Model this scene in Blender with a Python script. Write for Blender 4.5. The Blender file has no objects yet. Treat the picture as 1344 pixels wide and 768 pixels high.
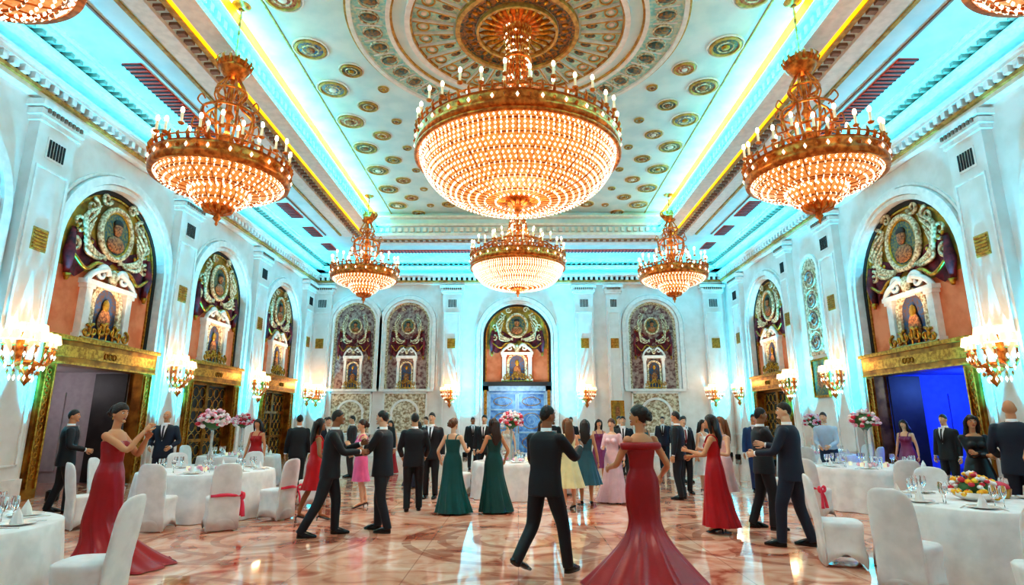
import bpy, math, random
import numpy as np
from mathutils import Vector, Matrix
random.seed(7)
R_=random.Random(11)
pi=math.pi
# ---------------------------------------------------------------- materials
def lin(h):
    if isinstance(h,str):
        h=h.lstrip('#'); c=[int(h[i:i+2],16)/255 for i in (0,2,4)]
        return tuple(((x/12.92) if x<=.04045 else ((x+.055)/1.055)**2.4) for x in c)
    return tuple(h)
MATS={}
def mat(name,col='#ffffff',rough=.5,metal=0,emis=None,es=0,c2=None,scale=6.0,bump=0,bscale=40,trans=0,sheen=0,sample=True,spec=.5,detail=4):
    if name in MATS: return MATS[name]
    m=bpy.data.materials.new(name); m.use_nodes=True
    nt=m.node_tree; b=nt.nodes['Principled BSDF']
    c=lin(col)
    b.inputs['Roughness'].default_value=rough; b.inputs['Metallic'].default_value=metal
    b.inputs['Specular IOR Level'].default_value=spec
    if trans: b.inputs['Transmission Weight'].default_value=trans
    if sheen: b.inputs['Sheen Weight'].default_value=sheen
    tc=nt.nodes.new('ShaderNodeTexCoord')
    nz=nt.nodes.new('ShaderNodeTexNoise'); nz.inputs['Scale'].default_value=scale; nz.inputs['Detail'].default_value=detail
    nt.links.new(tc.outputs['Object'],nz.inputs['Vector'])
    mx=nt.nodes.new('ShaderNodeMix'); mx.data_type='RGBA'
    cc=lin(c2) if c2 else tuple(x*.88 for x in c)
    mx.inputs[6].default_value=(*c,1); mx.inputs[7].default_value=(*cc,1)
    rp=nt.nodes.new('ShaderNodeMapRange'); rp.inputs[1].default_value=.4; rp.inputs[2].default_value=.62
    nt.links.new(nz.outputs['Fac'],rp.inputs[0]); nt.links.new(rp.outputs[0],mx.inputs[0])
    nt.links.new(mx.outputs[2],b.inputs['Base Color'])
    if emis:
        b.inputs['Emission Color'].default_value=(*lin(emis),1); b.inputs['Emission Strength'].default_value=es
        if not sample: m.cycles.emission_sampling='NONE'
    if bump:
        n2=nt.nodes.new('ShaderNodeTexNoise'); n2.inputs['Scale'].default_value=bscale
        nt.links.new(tc.outputs['Object'],n2.inputs['Vector'])
        bp=nt.nodes.new('ShaderNodeBump'); bp.inputs['Strength'].default_value=bump; bp.inputs['Distance'].default_value=.02
        nt.links.new(n2.outputs['Fac'],bp.inputs['Height']); nt.links.new(bp.outputs[0],b.inputs['Normal'])
    MATS[name]=m; return m
M_wall=mat('wall_plaster','#efe0d8',.55,c2='#e6d5cb',scale=2)
M_trim=mat('white_moulding','#f5e9e1',.4)
M_ceil=mat('ceiling_plaster','#e0eeee',.6,c2='#cfe4e6',scale=1.5)
M_gold=mat('gilt','#d29a3e',.3,.8,c2='#a06820',scale=12)
M_gpaint=mat('gold_paint','#cfa050',.5,c2='#a87830',scale=8)
M_gold2=mat('gilt_chandelier_glow','#d8853e',.28,.75,c2='#8f481c',scale=9,emis='#b85414',es=.2,sample=False)  # faint orange self-glow put into the metal to warm the gilt
M_brass=mat('brass_frame','#b5782c',.35,.75,c2='#7a4c18',scale=3)
M_stone=mat('dentil_stone','#96705c',.6)  # brownish-grey stone colour for dentil blocks and thin bands
M_dark=mat('dark_louvre','#2a1c18',.7)
M_red=mat('vent_red_louvre_glow','#c23a1c',.7,c2='#9a2c14',scale=30,emis='#8a2410',es=.65,sample=False)  # louvres given a self-glow so the red shows under cyan light
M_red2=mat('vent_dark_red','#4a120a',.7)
M_maroon=mat('painted_maroon_drape','#84222e',.7,c2='#4a141e',scale=5)
M_olive=mat('mural_olive','#c8962e',.7,c2='#84642c',scale=3)
M_peach=mat('mural_peach','#f28c60',.7,c2='#e07040',scale=2)
M_dkbrown=mat('mural_border','#2c1c16',.6)
M_cream=mat('mural_cream_relief','#efdcb8',.55,c2='#a07850',scale=14)
M_teal=mat('mural_teal','#2f5058',.6,c2='#8b7a3d',scale=14)
M_skinp=mat('mural_figure','#c07844',.6,c2='#6a351c',scale=18)
M_niche=mat('mural_blue_niche','#26507a',.5,c2='#6a4228',scale=12)
M_mauve=mat('damask','#bb9a8c',.6,c2='#6f3c3a',scale=7,detail=8)
M_damask2=mat('damask_cream','#ecd8bc',.6,c2='#9a744e',scale=9,detail=8)
M_yellow=mat('led_strip_yellow','#ffd400',.5,emis='#ffc400',es=1.5)
M_cloth=mat('white_tablecloth','#efeae8',.8,sheen=.1,bump=.15,bscale=6)
M_chair=mat('white_chair_cover','#ece8e6',.7,sheen=.1)
M_sash=mat('pink_satin_sash','#f0405c',.35)
M_plate=mat('porcelain','#f4f0ea',.2)
M_glass=mat('clear_glass','#ffffff',.03,trans=.95)
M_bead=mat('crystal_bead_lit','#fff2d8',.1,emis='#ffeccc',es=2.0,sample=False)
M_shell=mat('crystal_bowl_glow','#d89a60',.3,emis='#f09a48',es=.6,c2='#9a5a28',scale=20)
M_flame=mat('candle_bulb','#fff4d8',.3,emis='#fff0c8',es=8,sample=False)
M_candle=mat('candle_sleeve','#f6ead0',.5,emis='#ffe2b0',es=.35,sample=False)
M_shade=mat('sconce_shade_lit','#fff0d8',.5,emis='#ffcc80',es=2.0,sample=False)
M_blk=mat('black_metal','#101012',.4,.5)
M_doorgl=mat('door_dark_panel','#2b2624',.45,c2='#1c1614',scale=3)
M_dblue=mat('door_blue_grey','#7ea4cc',.4,.1,c2='#42659a',scale=4,detail=8)
M_dframe=mat('door_frame_grey','#aebdc9',.4,c2='#8fa2b2')
M_lav=mat('corridor_warm_grey','#aca4a8',.6)
M_blue=mat('corridor_blue','#4a68d8',.7)
M_green=mat('foliage','#3f6b35',.6)
M_fp=mat('petal_pink','#f49ab0',.6,c2='#fbe0e4',scale=20)
M_fw=mat('petal_white','#fbf1ee',.6)
M_fr=mat('petal_red','#d8354a',.6)
M_fo=mat('petal_orange','#f59a1e',.6,c2='#ffd23c',scale=30)
M_white_shirt=mat('white_shirt','#f2f2f4',.7)
M_shoe=mat('black_leather','#0c0b0c',.2)
M_eye=mat('eye_white','#f4f0ee',.2); M_iris=mat('iris','#1c110b',.2); M_lip=mat('lips','#a5343a',.35); M_brow=mat('brow','#20140e',.8)
# ---------------------------------------------------------------- geometry helpers (return verts, faces)
def V(*a): return np.array(a,float)
def box(x0,x1,y0,y1,z0,z1):
    v=[(x,y,z) for x in (x0,x1) for y in (y0,y1) for z in (z0,z1)]
    return np.array(v,float),[(0,1,3,2),(4,6,7,5),(0,4,5,1),(2,3,7,6),(0,2,6,4),(1,5,7,3)]
def loft(rings,caps=True,closed=True,wrap=False):
    n=len(rings[0]); v=np.concatenate([np.asarray(r,float) for r in rings]); f=[]
    k=len(rings)
    for i in range(k if wrap else k-1):
        a=i*n; b=((i+1)%k)*n
        for j in range(n if closed else n-1):
            j2=(j+1)%n; f.append((a+j,a+j2,b+j2,b+j))
    if caps and not wrap:
        f.append(tuple(range(n))[::-1]); f.append(tuple(range((k-1)*n,k*n)))
    return v,f
def ring(cx,cy,z,rx,ry,n=24,p=2.0,rip=0,rn=8,ph=0):
    t=np.arange(n)*2*pi/n; c=np.cos(t); s=np.sin(t)
    e=2/p
    x=np.sign(c)*np.abs(c)**e; y=np.sign(s)*np.abs(s)**e
    k=1+rip*np.sin(rn*t+ph)
    return np.stack([cx+rx*x*k,cy+ry*y*k,np.full(n,z)],1)
def lathe(prof,cx=0,cy=0,cz=0,n=24,caps=False):
    return loft([ring(cx,cy,cz+z,max(r,1e-4),max(r,1e-4),n) for r,z in prof],caps)
def smoothpath(P,k=4):
    P=[np.array(p,float) for p in P]; out=[]
    Q=[2*P[0]-P[1]]+P+[2*P[-1]-P[-2]]
    for i in range(1,len(Q)-2):
        for j in range(k):
            t=j/k; a,b,c,d=Q[i-1:i+3]
            out.append(.5*((2*b)+(-a+c)*t+(2*a-5*b+4*c-d)*t*t+(-a+3*b-3*c+d)*t**3))
    out.append(P[-1]); return out
def tube(P,rad,seg=8,flat=1.0,flatdir=None,wrap=False):
    P=np.array(P,float); n=len(P)
    if np.isscalar(rad): rad=[rad]*n
    if len(rad)!=n: rad=np.interp(np.linspace(0,1,n),np.linspace(0,1,len(rad)),rad)
    T=np.gradient(P,axis=0)
    if wrap: T=np.roll(P,-1,0)-np.roll(P,1,0)
    T/= (np.linalg.norm(T,axis=1)[:,None]+1e-9)
    u=np.array(flatdir,float) if flatdir is not None else (V(0,0,1) if abs(T[0][2])<.9 else V(0,1,0))
    rings=[]; a=np.arange(seg)*2*pi/seg
    for i in range(n):
        u=u-np.dot(u,T[i])*T[i]; u/= (np.linalg.norm(u)+1e-9)
        w=np.cross(T[i],u)
        rings.append(P[i]+rad[i]*(flat*np.cos(a)[:,None]*u+np.sin(a)[:,None]*w))
    return loft(rings,not wrap,True,wrap)
def torus(cx,cy,cz,R,r,n=48,seg=6):
    t=np.arange(n)*2*pi/n
    P=np.stack([cx+R*np.cos(t),cy+R*np.sin(t),np.full(n,cz)],1)
    return tube(P,r,seg,wrap=True,flatdir=(0,0,1))
def ell(c,r,n=12,m=8):
    rings=[]
    for i in range(m+1):
        p=-pi/2+pi*i/m; k=max(math.cos(p),.02)
        rings.append(ring(c[0],c[1],c[2]+r[2]*math.sin(p),r[0]*k,r[1]*k,n))
    return loft(rings)
def octa(c,r,h):
    x,y,z=c
    return np.array([(x+r,y,z),(x,y+r,z),(x-r,y,z),(x,y-r,z),(x,y,z+h),(x,y,z-h)]),[(0,1,4),(1,2,4),(2,3,4),(3,0,4),(1,0,5),(2,1,5),(3,2,5),(0,3,5)]
def rotz(g,a,o=(0,0,0)):
    v,f=g; c,s=math.cos(a),math.sin(a); w=v.copy()
    w[:,0]=v[:,0]*c-v[:,1]*s+o[0]; w[:,1]=v[:,0]*s+v[:,1]*c+o[1]; w[:,2]=v[:,2]+o[2]
    return w,f
class MB:
    def __init__(s,T=None): s.v=[];s.f=[];s.mi=[];s.sm=[];s.mats=[];s.n=0;s.T=T
    def add(s,g,m,smooth=False):
        v,f=g
        if s.T is not None: v=s.T(np.asarray(v,float))
        if m not in s.mats: s.mats.append(m)
        k=s.mats.index(m); n=s.n
        s.v.append(v); s.f.extend([tuple(i+n for i in q) for q in f]); s.mi.extend([k]*len(f)); s.sm.extend([smooth]*len(f)); s.n+=len(v)
    def build(s,name,loc=(0,0,0),rz=0,parent=None):
        me=bpy.data.meshes.new(name); me.from_pydata(np.concatenate(s.v).tolist(),[],s.f)
        for m in s.mats: me.materials.append(m)
        me.polygons.foreach_set('material_index',s.mi); me.polygons.foreach_set('use_smooth',s.sm); me.update()
        o=bpy.data.objects.new(name,me); bpy.context.collection.objects.link(o)
        o.location=loc; o.rotation_euler[2]=rz
        if parent: o.parent=parent
        return o
def link_copy(o,name,loc,rz=0):
    c=bpy.data.objects.new(name,o.data); bpy.context.collection.objects.link(c); c.location=loc; c.rotation_euler[2]=rz; return c
def light(kind,name,loc,power,color,**k):
    l=bpy.data.lights.new(name,kind); l.energy=power; l.color=color
    for a,b_ in k.items():
        if a!='rot': setattr(l,a,b_)
    ob=bpy.data.objects.new(name,l); bpy.context.collection.objects.link(ob); ob.location=loc
    if 'rot' in k: ob.rotation_euler=k['rot']
    return ob
WARM=(1,.62,.32); NEU=(1,.85,.74); CYN=(.0,.50,.80)
# ---------------------------------------------------------------- room
W=10.6; D=29.0; ZS=9.6; ZC=10.6; PX=6.3; PY=24.0; Y0=-3.0; CH=1.6
def TL(v): return np.stack([-W+v[:,2],v[:,0],v[:,1]],1)      # local (s,z,n)
def TR(v): return np.stack([W-v[:,2],v[:,0],v[:,1]],1)
def TB(v): return np.stack([v[:,0],D-v[:,2],v[:,1]],1)
def wbox(s0,s1,z0,z1,n0,n1): return box(s0,s1,z0,z1,n0,n1)
def archpath(c,w,zb,zs,k=24):
    return [(c-w,zb)]+[(c-w*math.cos(pi*i/k),zs+w*math.sin(pi*i/k)) for i in range(k+1)]+[(c+w,zb)]
def archband(c,w0,w1,zb,zs,n0,n1):
    A=archpath(c,w0,zb,zs);B=archpath(c,w1,zb,zs)
    return loft([np.array([(a[0],a[1],n0),(a[0],a[1],n1),(b[0],b[1],n1),(b[0],b[1],n0)]) for a,b in zip(A,B)])
def archpanel(c,w,zb,zs,n):
    P=archpath(c,w,zb,zs); return np.array([(p[0],p[1],n) for p in P]),[tuple(range(len(P)))]
def wdisc(s,z,rs,rz,n,k=24):
    t=np.arange(k)*2*pi/k
    return np.stack([s+rs*np.cos(t),z+rz*np.sin(t),np.full(k,n)],1),[tuple(range(k))]
def wring(s,z,rs,rz,n,r,k=28):
    t=np.arange(k)*2*pi/k
    return tube(np.stack([s+rs*np.cos(t),z+rz*np.sin(t),np.full(k,n)],1),r,6,wrap=True,flatdir=(0,0,1))
def spiral(s,z,n,r,turns,dirn,a0,rad,k=18):
    P=[]
    for i in range(k+1):
        t=i/k; rr=r*(1-.85*t); a=a0+dirn*turns*2*pi*t
        P.append((s+rr*math.cos(a),z+rr*math.sin(a),n))
    return tube(P,[rad,rad*.5],6)
def build_wall(name,T,s0,s1,H,arches):
    mb=MB(T); cur=s0
    for c,w,zb,zs,dep in arches:
        mb.add((np.array([(cur,0,0),(c-w,0,0),(c-w,H,0),(cur,H,0)],float),[(0,1,2,3)]),M_wall)
        P=archpath(c,w,zb,zs)
        for a,b in zip(P[1:-2],P[2:-1]):
            mb.add((np.array([(a[0],a[1],0),(b[0],b[1],0),(b[0],H,0),(a[0],H,0)]),[(0,1,2,3)]),M_wall)
        if zb>0: mb.add((np.array([(c-w,0,0),(c+w,0,0),(c+w,zb,0),(c-w,zb,0)]),[(0,1,2,3)]),M_wall)
        mb.add(loft([np.array([(p[0],p[1],0),(p[0],p[1],-dep)]) for p in P],False,False),M_trim)
        cur=c+w
    mb.add((np.array([(cur,0,0),(s1,0,0),(s1,H,0),(cur,H,0)],float),[(0,1,2,3)]),M_wall)
    return mb.build(name)
LA=[(9.0,1.8),(14.55,1.95),(20.0,1.75),(25.4,1.7)]
RA=[(9.3,1.8),(15.45,2.15),(24.3,1.75)]
ZT=7.6; ND=.22
arL=[(c,w,0,ZT-w,ND) for c,w in LA]; arR=[(c,w,0,ZT-w,ND) for c,w in RA]
BA=[(-8.3,1.05,3.2),(-5.6,1.1,3.2),(-.05,1.72,0),(6.8,1.2,3.2)]
arB=[(c,w,zb,(7.6 if w<1.5 else 7.55)-w,(.12 if w<1.5 else .35)) for c,w,zb in BA]
build_wall('wall_left',TL,Y0,D,ZS,arL); build_wall('wall_right',TR,Y0,D,ZS,arR); build_wall('wall_back',TB,-W,W,ZS,arB)

def mural(name,T,c,w,zb,zs,n0,kind=0):
    mb=MB(T); Ht=zs+w-zb; n=n0+.01
    up=M_olive if kind==0 else M_mauve
    mb.add(archpanel(c,w,zb,zs,n),up)
    lowm=M_peach if kind==0 else M_mauve
    def q(u,v,k=0): return (c+u*w,zb+v*Ht,n+k)
    mb.add(wbox(c-w,c+w,zb,zb+.42*Ht,n,n+.015),lowm)
    mb.add(archband(c,w*.94,w,zb,zs,n,n+.06),M_dkbrown if kind==0 else M_cream)
    mb.add(archband(c,w*.90,w*.93,zb,zs,n,n+.05),M_gold if kind==0 else M_cream)
    rows=[]
    for i in range(9):
        t=i/8; row=[]
        for j in range(41):
            u=-.76+1.52*j/40; top=.62-.05*math.cos(u*5); bot=.38+.14*max(0,1-abs(u)*1.5)+.03*math.sin(u*14)
            v=top*(1-t)+bot*t; row.append(q(u,v,.05+.035*math.sin(u*30+2*t)+.01*t))
        rows.append(np.array(row))
    mb.add(loft(rows,False,False),M_maroon,True)
    s0,z0=c,zb+.72*Ht; r=.30*w
    mb.add(wdisc(s0,z0,r,r*1.15,n+.10),M_teal)
    mb.add(wring(s0,z0,r,r*1.15,n+.1,.04*w),M_cream,True); mb.add(wring(s0,z0,r*.86,r*1.0,n+.1,.018*w),M_gold,True)
    mb.add(ell((s0,z0+.08*w,n+.13),(.08*w,.11*w,.06)),M_skinp,True)
    mb.add(ell((s0,z0-.14*w,n+.12),(.17*w,.12*w,.06)),M_skinp,True)
    mb.add(ell((s0,z0+.15*w,n+.13),(.09*w,.06*w,.06)),M_dkbrown,True)
    for sg in (-1,1):
        for (u,v,rr,a0,d) in [(.48,.83,.12,pi/2,1),(.66,.70,.11,-pi/2,-1),(.26,.925,.09,0,1),(.68,.56,.09,pi/2,1)]:
            mb.add(spiral(*q(sg*u,v,.09),rr*w,1.25,sg*d,a0,.028*w),M_cream,True)
        for k in range(5):
            P=smoothpath([q(sg*(.34+.03*k),.86-.045*k,.10),q(sg*(.60-.02*k),.75-.05*k,.14),q(sg*(.48-.05*k),.60-.02*k,.12),q(sg*.12,.53+.01*k,.1)],4)
            mb.add(tube(P,[.012*w,.03*w,.025*w,.012*w],6),M_cream,True)
        mb.add(tube([q(sg*.74,.64,.1),q(sg*.76,.5,.12),q(sg*.74,.36,.1)],[.03*w,.07*w,.03*w],6),M_maroon,True)
        mb.add(tube([q(sg*.74,.37,.12),q(sg*.74,.33,.12)],[.05*w,.02*w],6),M_gold,True)
        for k in range(5): mb.add(ell(q(sg*(.42+.07*k),.61+.015*k,.12),(.03*w,.03*w,.03),8,5),M_gold,True)
        mb.add(tube(smoothpath([q(sg*.74,.5,.17),q(sg*.5,.43,.18),q(sg*.3,.49,.17),q(0,.47,.16)],4),[.02*w,.03*w,.02*w],6),M_gold,True)
    hw=.30
    mb.add(archpanel(c,hw*w,zb+.02*Ht,zb+.25*Ht,n+.08),M_niche)
    mb.add(archband(c,hw*w*.75,hw*w*1.0,zb+.02*Ht,zb+.24*Ht,n,n+.16),M_cream)
    for sg in (-1,1):
        a=q(sg*.38,0)[0]
        mb.add(wbox(a-.055*w,a+.055*w,zb+.02*Ht,zb+.33*Ht,n,n+.2),M_trim)
        mb.add(wbox(a-.08*w,a+.08*w,zb+.0*Ht,zb+.04*Ht,n,n+.23),M_trim)
        mb.add(wbox(a-.08*w,a+.08*w,zb+.32*Ht,zb+.35*Ht,n,n+.23),M_trim)
        mb.add(spiral(c+sg*.2*w,zb+.43*Ht,n+.18,.13*w,1.1,-sg,pi/2+sg*pi*.5,.04*w),M_trim,True)
        mb.add(tube(smoothpath([q(sg*.46,.36,.18),q(sg*.36,.42,.18),q(sg*.14,.47,.18)],4),.04*w,6),M_trim,True)
    mb.add(wbox(c-.48*w,c+.48*w,zb+.345*Ht,zb+.375*Ht,n,n+.25),M_trim)
    mb.add(ell((c,zb+.42*Ht,n+.2),(.08*w,.12*w,.08)),M_cream,True)
    mb.add(ell((c,zb+.13*Ht,n+.12),(.12*w,.2*w,.05)),M_skinp,True); mb.add(ell((c,zb+.24*Ht,n+.12),(.06*w,.09*w,.05)),M_gold,True)
    for k in range(7):
        u=-.36+.12*k
        mb.add(spiral(*q(u,.055+.03*(1-abs(k-3)/3),.24),.085*w,1.2,1 if k%2 else -1,pi/2,.02*w),M_gold,True)
        mb.add(tube([q(u,0,.24),q(u,.13-.025*abs(k-3),.24)],.012*w,5),M_gold)
    mb.add(tube([q(-.45,.012,.24),q(.45,.012,.24)],.02*w,5),M_gold)
    mb.build(name)
    p=T(np.array([[c,zb+.05,n0+1.0]]))[0]; tgt=T(np.array([[c,zb+Ht*.6,n0]]))[0]
    l=light('SPOT','mural_warm_fill',tuple(p),210 if kind==0 else 85,(1,.74,.5),spot_size=math.radians(72 if kind==0 else 55),spot_blend=.6,shadow_soft_size=.1)  # added warm spot, no fixture, to offset cyan on the mural
    l.rotation_euler=Vector(tgt-p).to_track_quat('-Z','Y').to_euler()
def doorway(name,T,c,w,n0,kind):
    mb=MB(T); n=n0
    if kind=='back':
        zl=3.35; hw=w-.3
        for a,b_ in ((c-w,c-hw),(c+hw,c+w)): mb.add(wbox(a,b_,0,zl,n,n+.3),M_dframe); mb.add(wbox(a+.08,b_-.08,.3,zl-.2,n+.3,n+.33),M_gold)
        mb.add(wbox(c-w,c+w,zl,zl+.2,n,n+.42),M_dkbrown); mb.add(wbox(c-w,c+w,zl-.25,zl,n,n+.3),M_dframe)
        mb.add(wbox(c-hw,c+hw,0,zl-.25,n-.02,n+.06),M_dblue)
        for sg in (-1,1):
            a=c+sg*hw/2; b=hw/2-.05
            for x in (a-b,a+b): mb.add(wbox(x-.04,x+.04,.02,zl-.3,n+.06,n+.12),M_dframe)
            for z in (.1,1.1,2.2,zl-.35): mb.add(wbox(a-b,a+b,z-.04,z+.04,n+.06,n+.12),M_dframe)
            for z,h in ((.6,.3),(1.65,.38),(2.6,.2)): mb.add(wring(a,z,b*.7,h,n+.08,.02,20),M_gold,True); mb.add(spiral(a,z,n+.08,b*.5,1.5,sg,0,.02),M_dframe,True)
            mb.add(tube([(c+sg*.07,1.05,n+.16),(c+sg*.07,1.4,n+.16)],.018,6),M_gold)
        return mb.build(name)
    zl=2.95
    mb.add(wbox(c-w,c+w,zl,zl+.5,n,n+.42),M_brass); mb.add(wbox(c-w-.03,c+w+.03,zl+.5,zl+.6,n,n+.5),M_gold)
    mb.add(wbox(c-w+.1,c+w-.1,zl+.12,zl+.38,n+.42,n+.45),M_gold); mb.add(wbox(c-w,c+w,zl-.05,zl,n,n+.45),M_gold)
    for i in range(3): mb.add(wring(c-.15+.15*i,zl+.25,.06,.07,n+.46,.015,12),M_brass)
    for sg in (-1,1):
        a=c+sg*(w-.21)
        mb.add(wbox(a-.2,a+.2,0,zl,n,n+.36),M_brass); mb.add(wbox(a-.14,a-.1,.2,zl-.1,n+.36,n+.4),M_gold); mb.add(wbox(a+.1,a+.14,.2,zl-.1,n+.36,n+.4),M_gold)
        for k in range(16): mb.add(wring(a,.45+k*.15,.05,.06,n+.37,.012,8),M_gold)
    hw=w-.42
    if kind in('lav','blue'):
        m=M_lav if kind=='lav' else M_blue
        mb.add(wbox(c-hw-.3,c-hw,0,zl,n-3,n),m); mb.add(wbox(c+hw,c+hw+.3,0,zl,n-3,n),m)
        mb.add(wbox(c-hw-.3,c+hw+.3,0,zl,n-3.1,n-3),m); mb.add(wbox(c-hw-.3,c+hw+.3,zl,zl+.1,n-3,n),m)
        for k in (0,1): mb.add(wbox(c-hw+.15+k*hw,c-hw+.15+k*hw+hw*.75,.3,2.4,n-3,n-2.96),m)
        for k in (0,1): mb.add(wbox(c-hw,c-hw+.04,.3,2.4,n-2.7+k*1.3,n-1.7+k*1.3),m); mb.add(wbox(c+hw-.04,c+hw,.3,2.4,n-2.7+k*1.3,n-1.7+k*1.3),m)
        mb.add(wbox(c+hw-.09,c+hw-.04,.02,zl-.05,n-.9,n),M_doorgl)
    else:
        mb.add(wbox(c-hw,c+hw,0,zl,n-.02,n+.05),M_doorgl)
        for sg in (-1,1):
            a=c+sg*hw/2; b=hw/2-.04
            for x in (a-b,a+b): mb.add(wbox(x-.05,x+.05,.02,zl-.02,n+.05,n+.12),M_brass)
            for z in (.1,1.0,2.0,zl-.08): mb.add(wbox(a-b,a+b,z-.05,z+.05,n+.05,n+.12),M_brass)
            for i in range(3):
                for j in range(7):
                    mb.add(wring(a-b+(2*b)*(i+.5)/3,.3+j*.38,b/3*.85,.17,n+.09,.014,12),M_gold)
            mb.add(tube([(c+sg*.06,1.05,n+.16),(c+sg*.06,1.35,n+.16)],.015,6),M_gold)
    return mb.build(name)
def archtrim(name,T,lst):
    mb=MB(T)
    for c,w,zb,zs,_ in lst:
        mb.add(archband(c,w,w+.12,zb,zs,0,.08),M_trim); mb.add(archband(c,w+.14,w+.34,zb,zs,0,.14),M_trim); mb.add(archband(c,w+.38,w+.44,zb,zs,0,.06),M_trim)
        if zb>0: mb.add(wbox(c-w-.3,c+w+.3,zb-.12,zb,0,.14),M_trim)
    return mb.build(name)
archtrim('trim_arches_left',TL,arL); archtrim('trim_arches_right',TR,arR); archtrim('trim_arches_back',TB,arB)
kindsL=['lat','lav','lat','lat']; kindsR=['lat','blue','lat']
for i,(c,w) in enumerate(LA):
    mural('arch_mural',TL,c,w,3.55,ZT-w,-ND); doorway('door_%d'%(i+1),TL,c,w,-ND,kindsL[i])
for i,(c,w) in enumerate(RA):
    mural('arch_mural',TR,c,w,3.55,ZT-w,-ND); doorway('door_%d'%(i+5),TR,c,w,-ND,kindsR[i])
mural('arch_mural',TB,-.05,1.72,3.55,7.55-1.72,-.35); doorway('door_8',TB,-.05,1.72,-.35,'back')
for c,w in ((-8.3,1.05),(-5.6,1.1),(6.8,1.2)):
    mural('arched_damask_mural',TB,c,w,3.2,7.6-w,-.12,1)
    mb=MB(TB)
    mb.add(wbox(c-w,c+w,.9,3.05,0,.04),M_damask2); 
    for a in (c-w,c+w-.08): mb.add(wbox(a,a+.08,.9,3.05,.04,.1),M_trim)
    for z in (.9,2.97): mb.add(wbox(c-w,c+w,z,z+.08,.04,.1),M_trim)
    mb.add(archband(c,w*.55,w*.65,1.0,2.0,.04,.1),M_trim)
    for sg in (-1,1):
        for k in range(3): mb.add(spiral(c+sg*w*.75,1.3+.6*k,.08,.16,1.2,sg,pi/2,.03),M_cream,True)
    mb.build('trim_relief_panel')
# pilasters
def pilaster(T,c,w=1.05,d=.24):
    mb=MB(T)
    mb.add(wbox(c-w/2,c+w/2,0,8.3,0,d),M_wall)
    mb.add(wbox(c-w/2-.06,c+w/2+.06,0,.45,0,d+.08),M_trim)
    for a in (c-w/2+.08,c+w/2-.12): mb.add(wbox(a,a+.04,.7,7.0,d,d+.035),M_trim)
    for z in (.7,7.0): mb.add(wbox(c-w/2+.08,c+w/2-.08,z,z+.04,d,d+.035),M_trim)
    for z,e in ((8.0,.05),(8.12,.1),(8.3,.16)): mb.add(wbox(c-w/2-e,c+w/2+e,z,z+.14,0,d+e),M_trim)
    for k in range(9): mb.add(wbox(c-w/2+.03+k*w/9,c-w/2+.09+k*w/9,8.2,8.3,d+.1,d+.14),M_stone)
    mb.add(wbox(c-w*.24,c+w*.24,7.25,7.75,d,d+.015),M_trim)
    for k in range(6): mb.add(wbox(c-w*.2+k*w*.075,c-w*.2+k*w*.075+w*.045,7.3,7.7,d,d+.03),M_dark)
    mb.add(wbox(c-.2,c+.2,5.2,5.7,d,d+.02),M_gpaint)
    for k in range(6): mb.add(wbox(c-.18,c+.18,5.24+k*.075,5.28+k*.075,d+.02,d+.04),M_gold)
    mb.build('pilaster')
PL=[11.8,17.25,22.7,28.1]; PR=[12.4,18.75,21.9,27.0]
for c in PL: pilaster(TL,c)
for c in (6.4,): pilaster(TL,c); pilaster(TR,c)
for c in PR: pilaster(TR,c,1.05 if c!=21.9 else .7)
for c in (-10.0,-3.35,3.35,9.9): pilaster(TB,c,.95)
pilaster(TB,4.85,.7)
mb=MB(TR); mb.add(archpanel(20.35,.6,3.9,6.9,.03),M_damask2); mb.add(archband(20.35,.55,.66,3.9,6.9,0,.08),M_trim)
for k in range(4): mb.add(spiral(20.35,4.4+.75*k,.06,.3,1.5,1 if k%2 else -1,0,.04),M_mauve,True); mb.add(wring(20.35,4.4+.75*k,.38,.34,.05,.03),M_cream,True)
mb.build('trim_ornament_panel')
def picture(T,c,z,w,h,m1,nn=0):
    mb=MB(T); mb.add(wbox(c-w/2,c+w/2,z-h/2,z+h/2,nn+.02,nn+.05),m1)
    for a,b,e,f in ((c-w/2-.07,c-w/2,z-h/2-.07,z+h/2+.07),(c+w/2,c+w/2+.07,z-h/2-.07,z+h/2+.07),(c-w/2,c+w/2,z-h/2-.07,z-h/2),(c-w/2,c+w/2,z+h/2,z+h/2+.07)): mb.add(wbox(a,b,e,f,nn,nn+.1),M_gold)
    mb.add(wdisc(c,z,w*.25,h*.3,nn+.06),M_skinp); mb.build('framed_picture')
picture(TR,20.35,3.1,.9,1.2,M_teal); picture(TB,4.85,2.0,.5,1.1,M_olive,.28)
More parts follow.
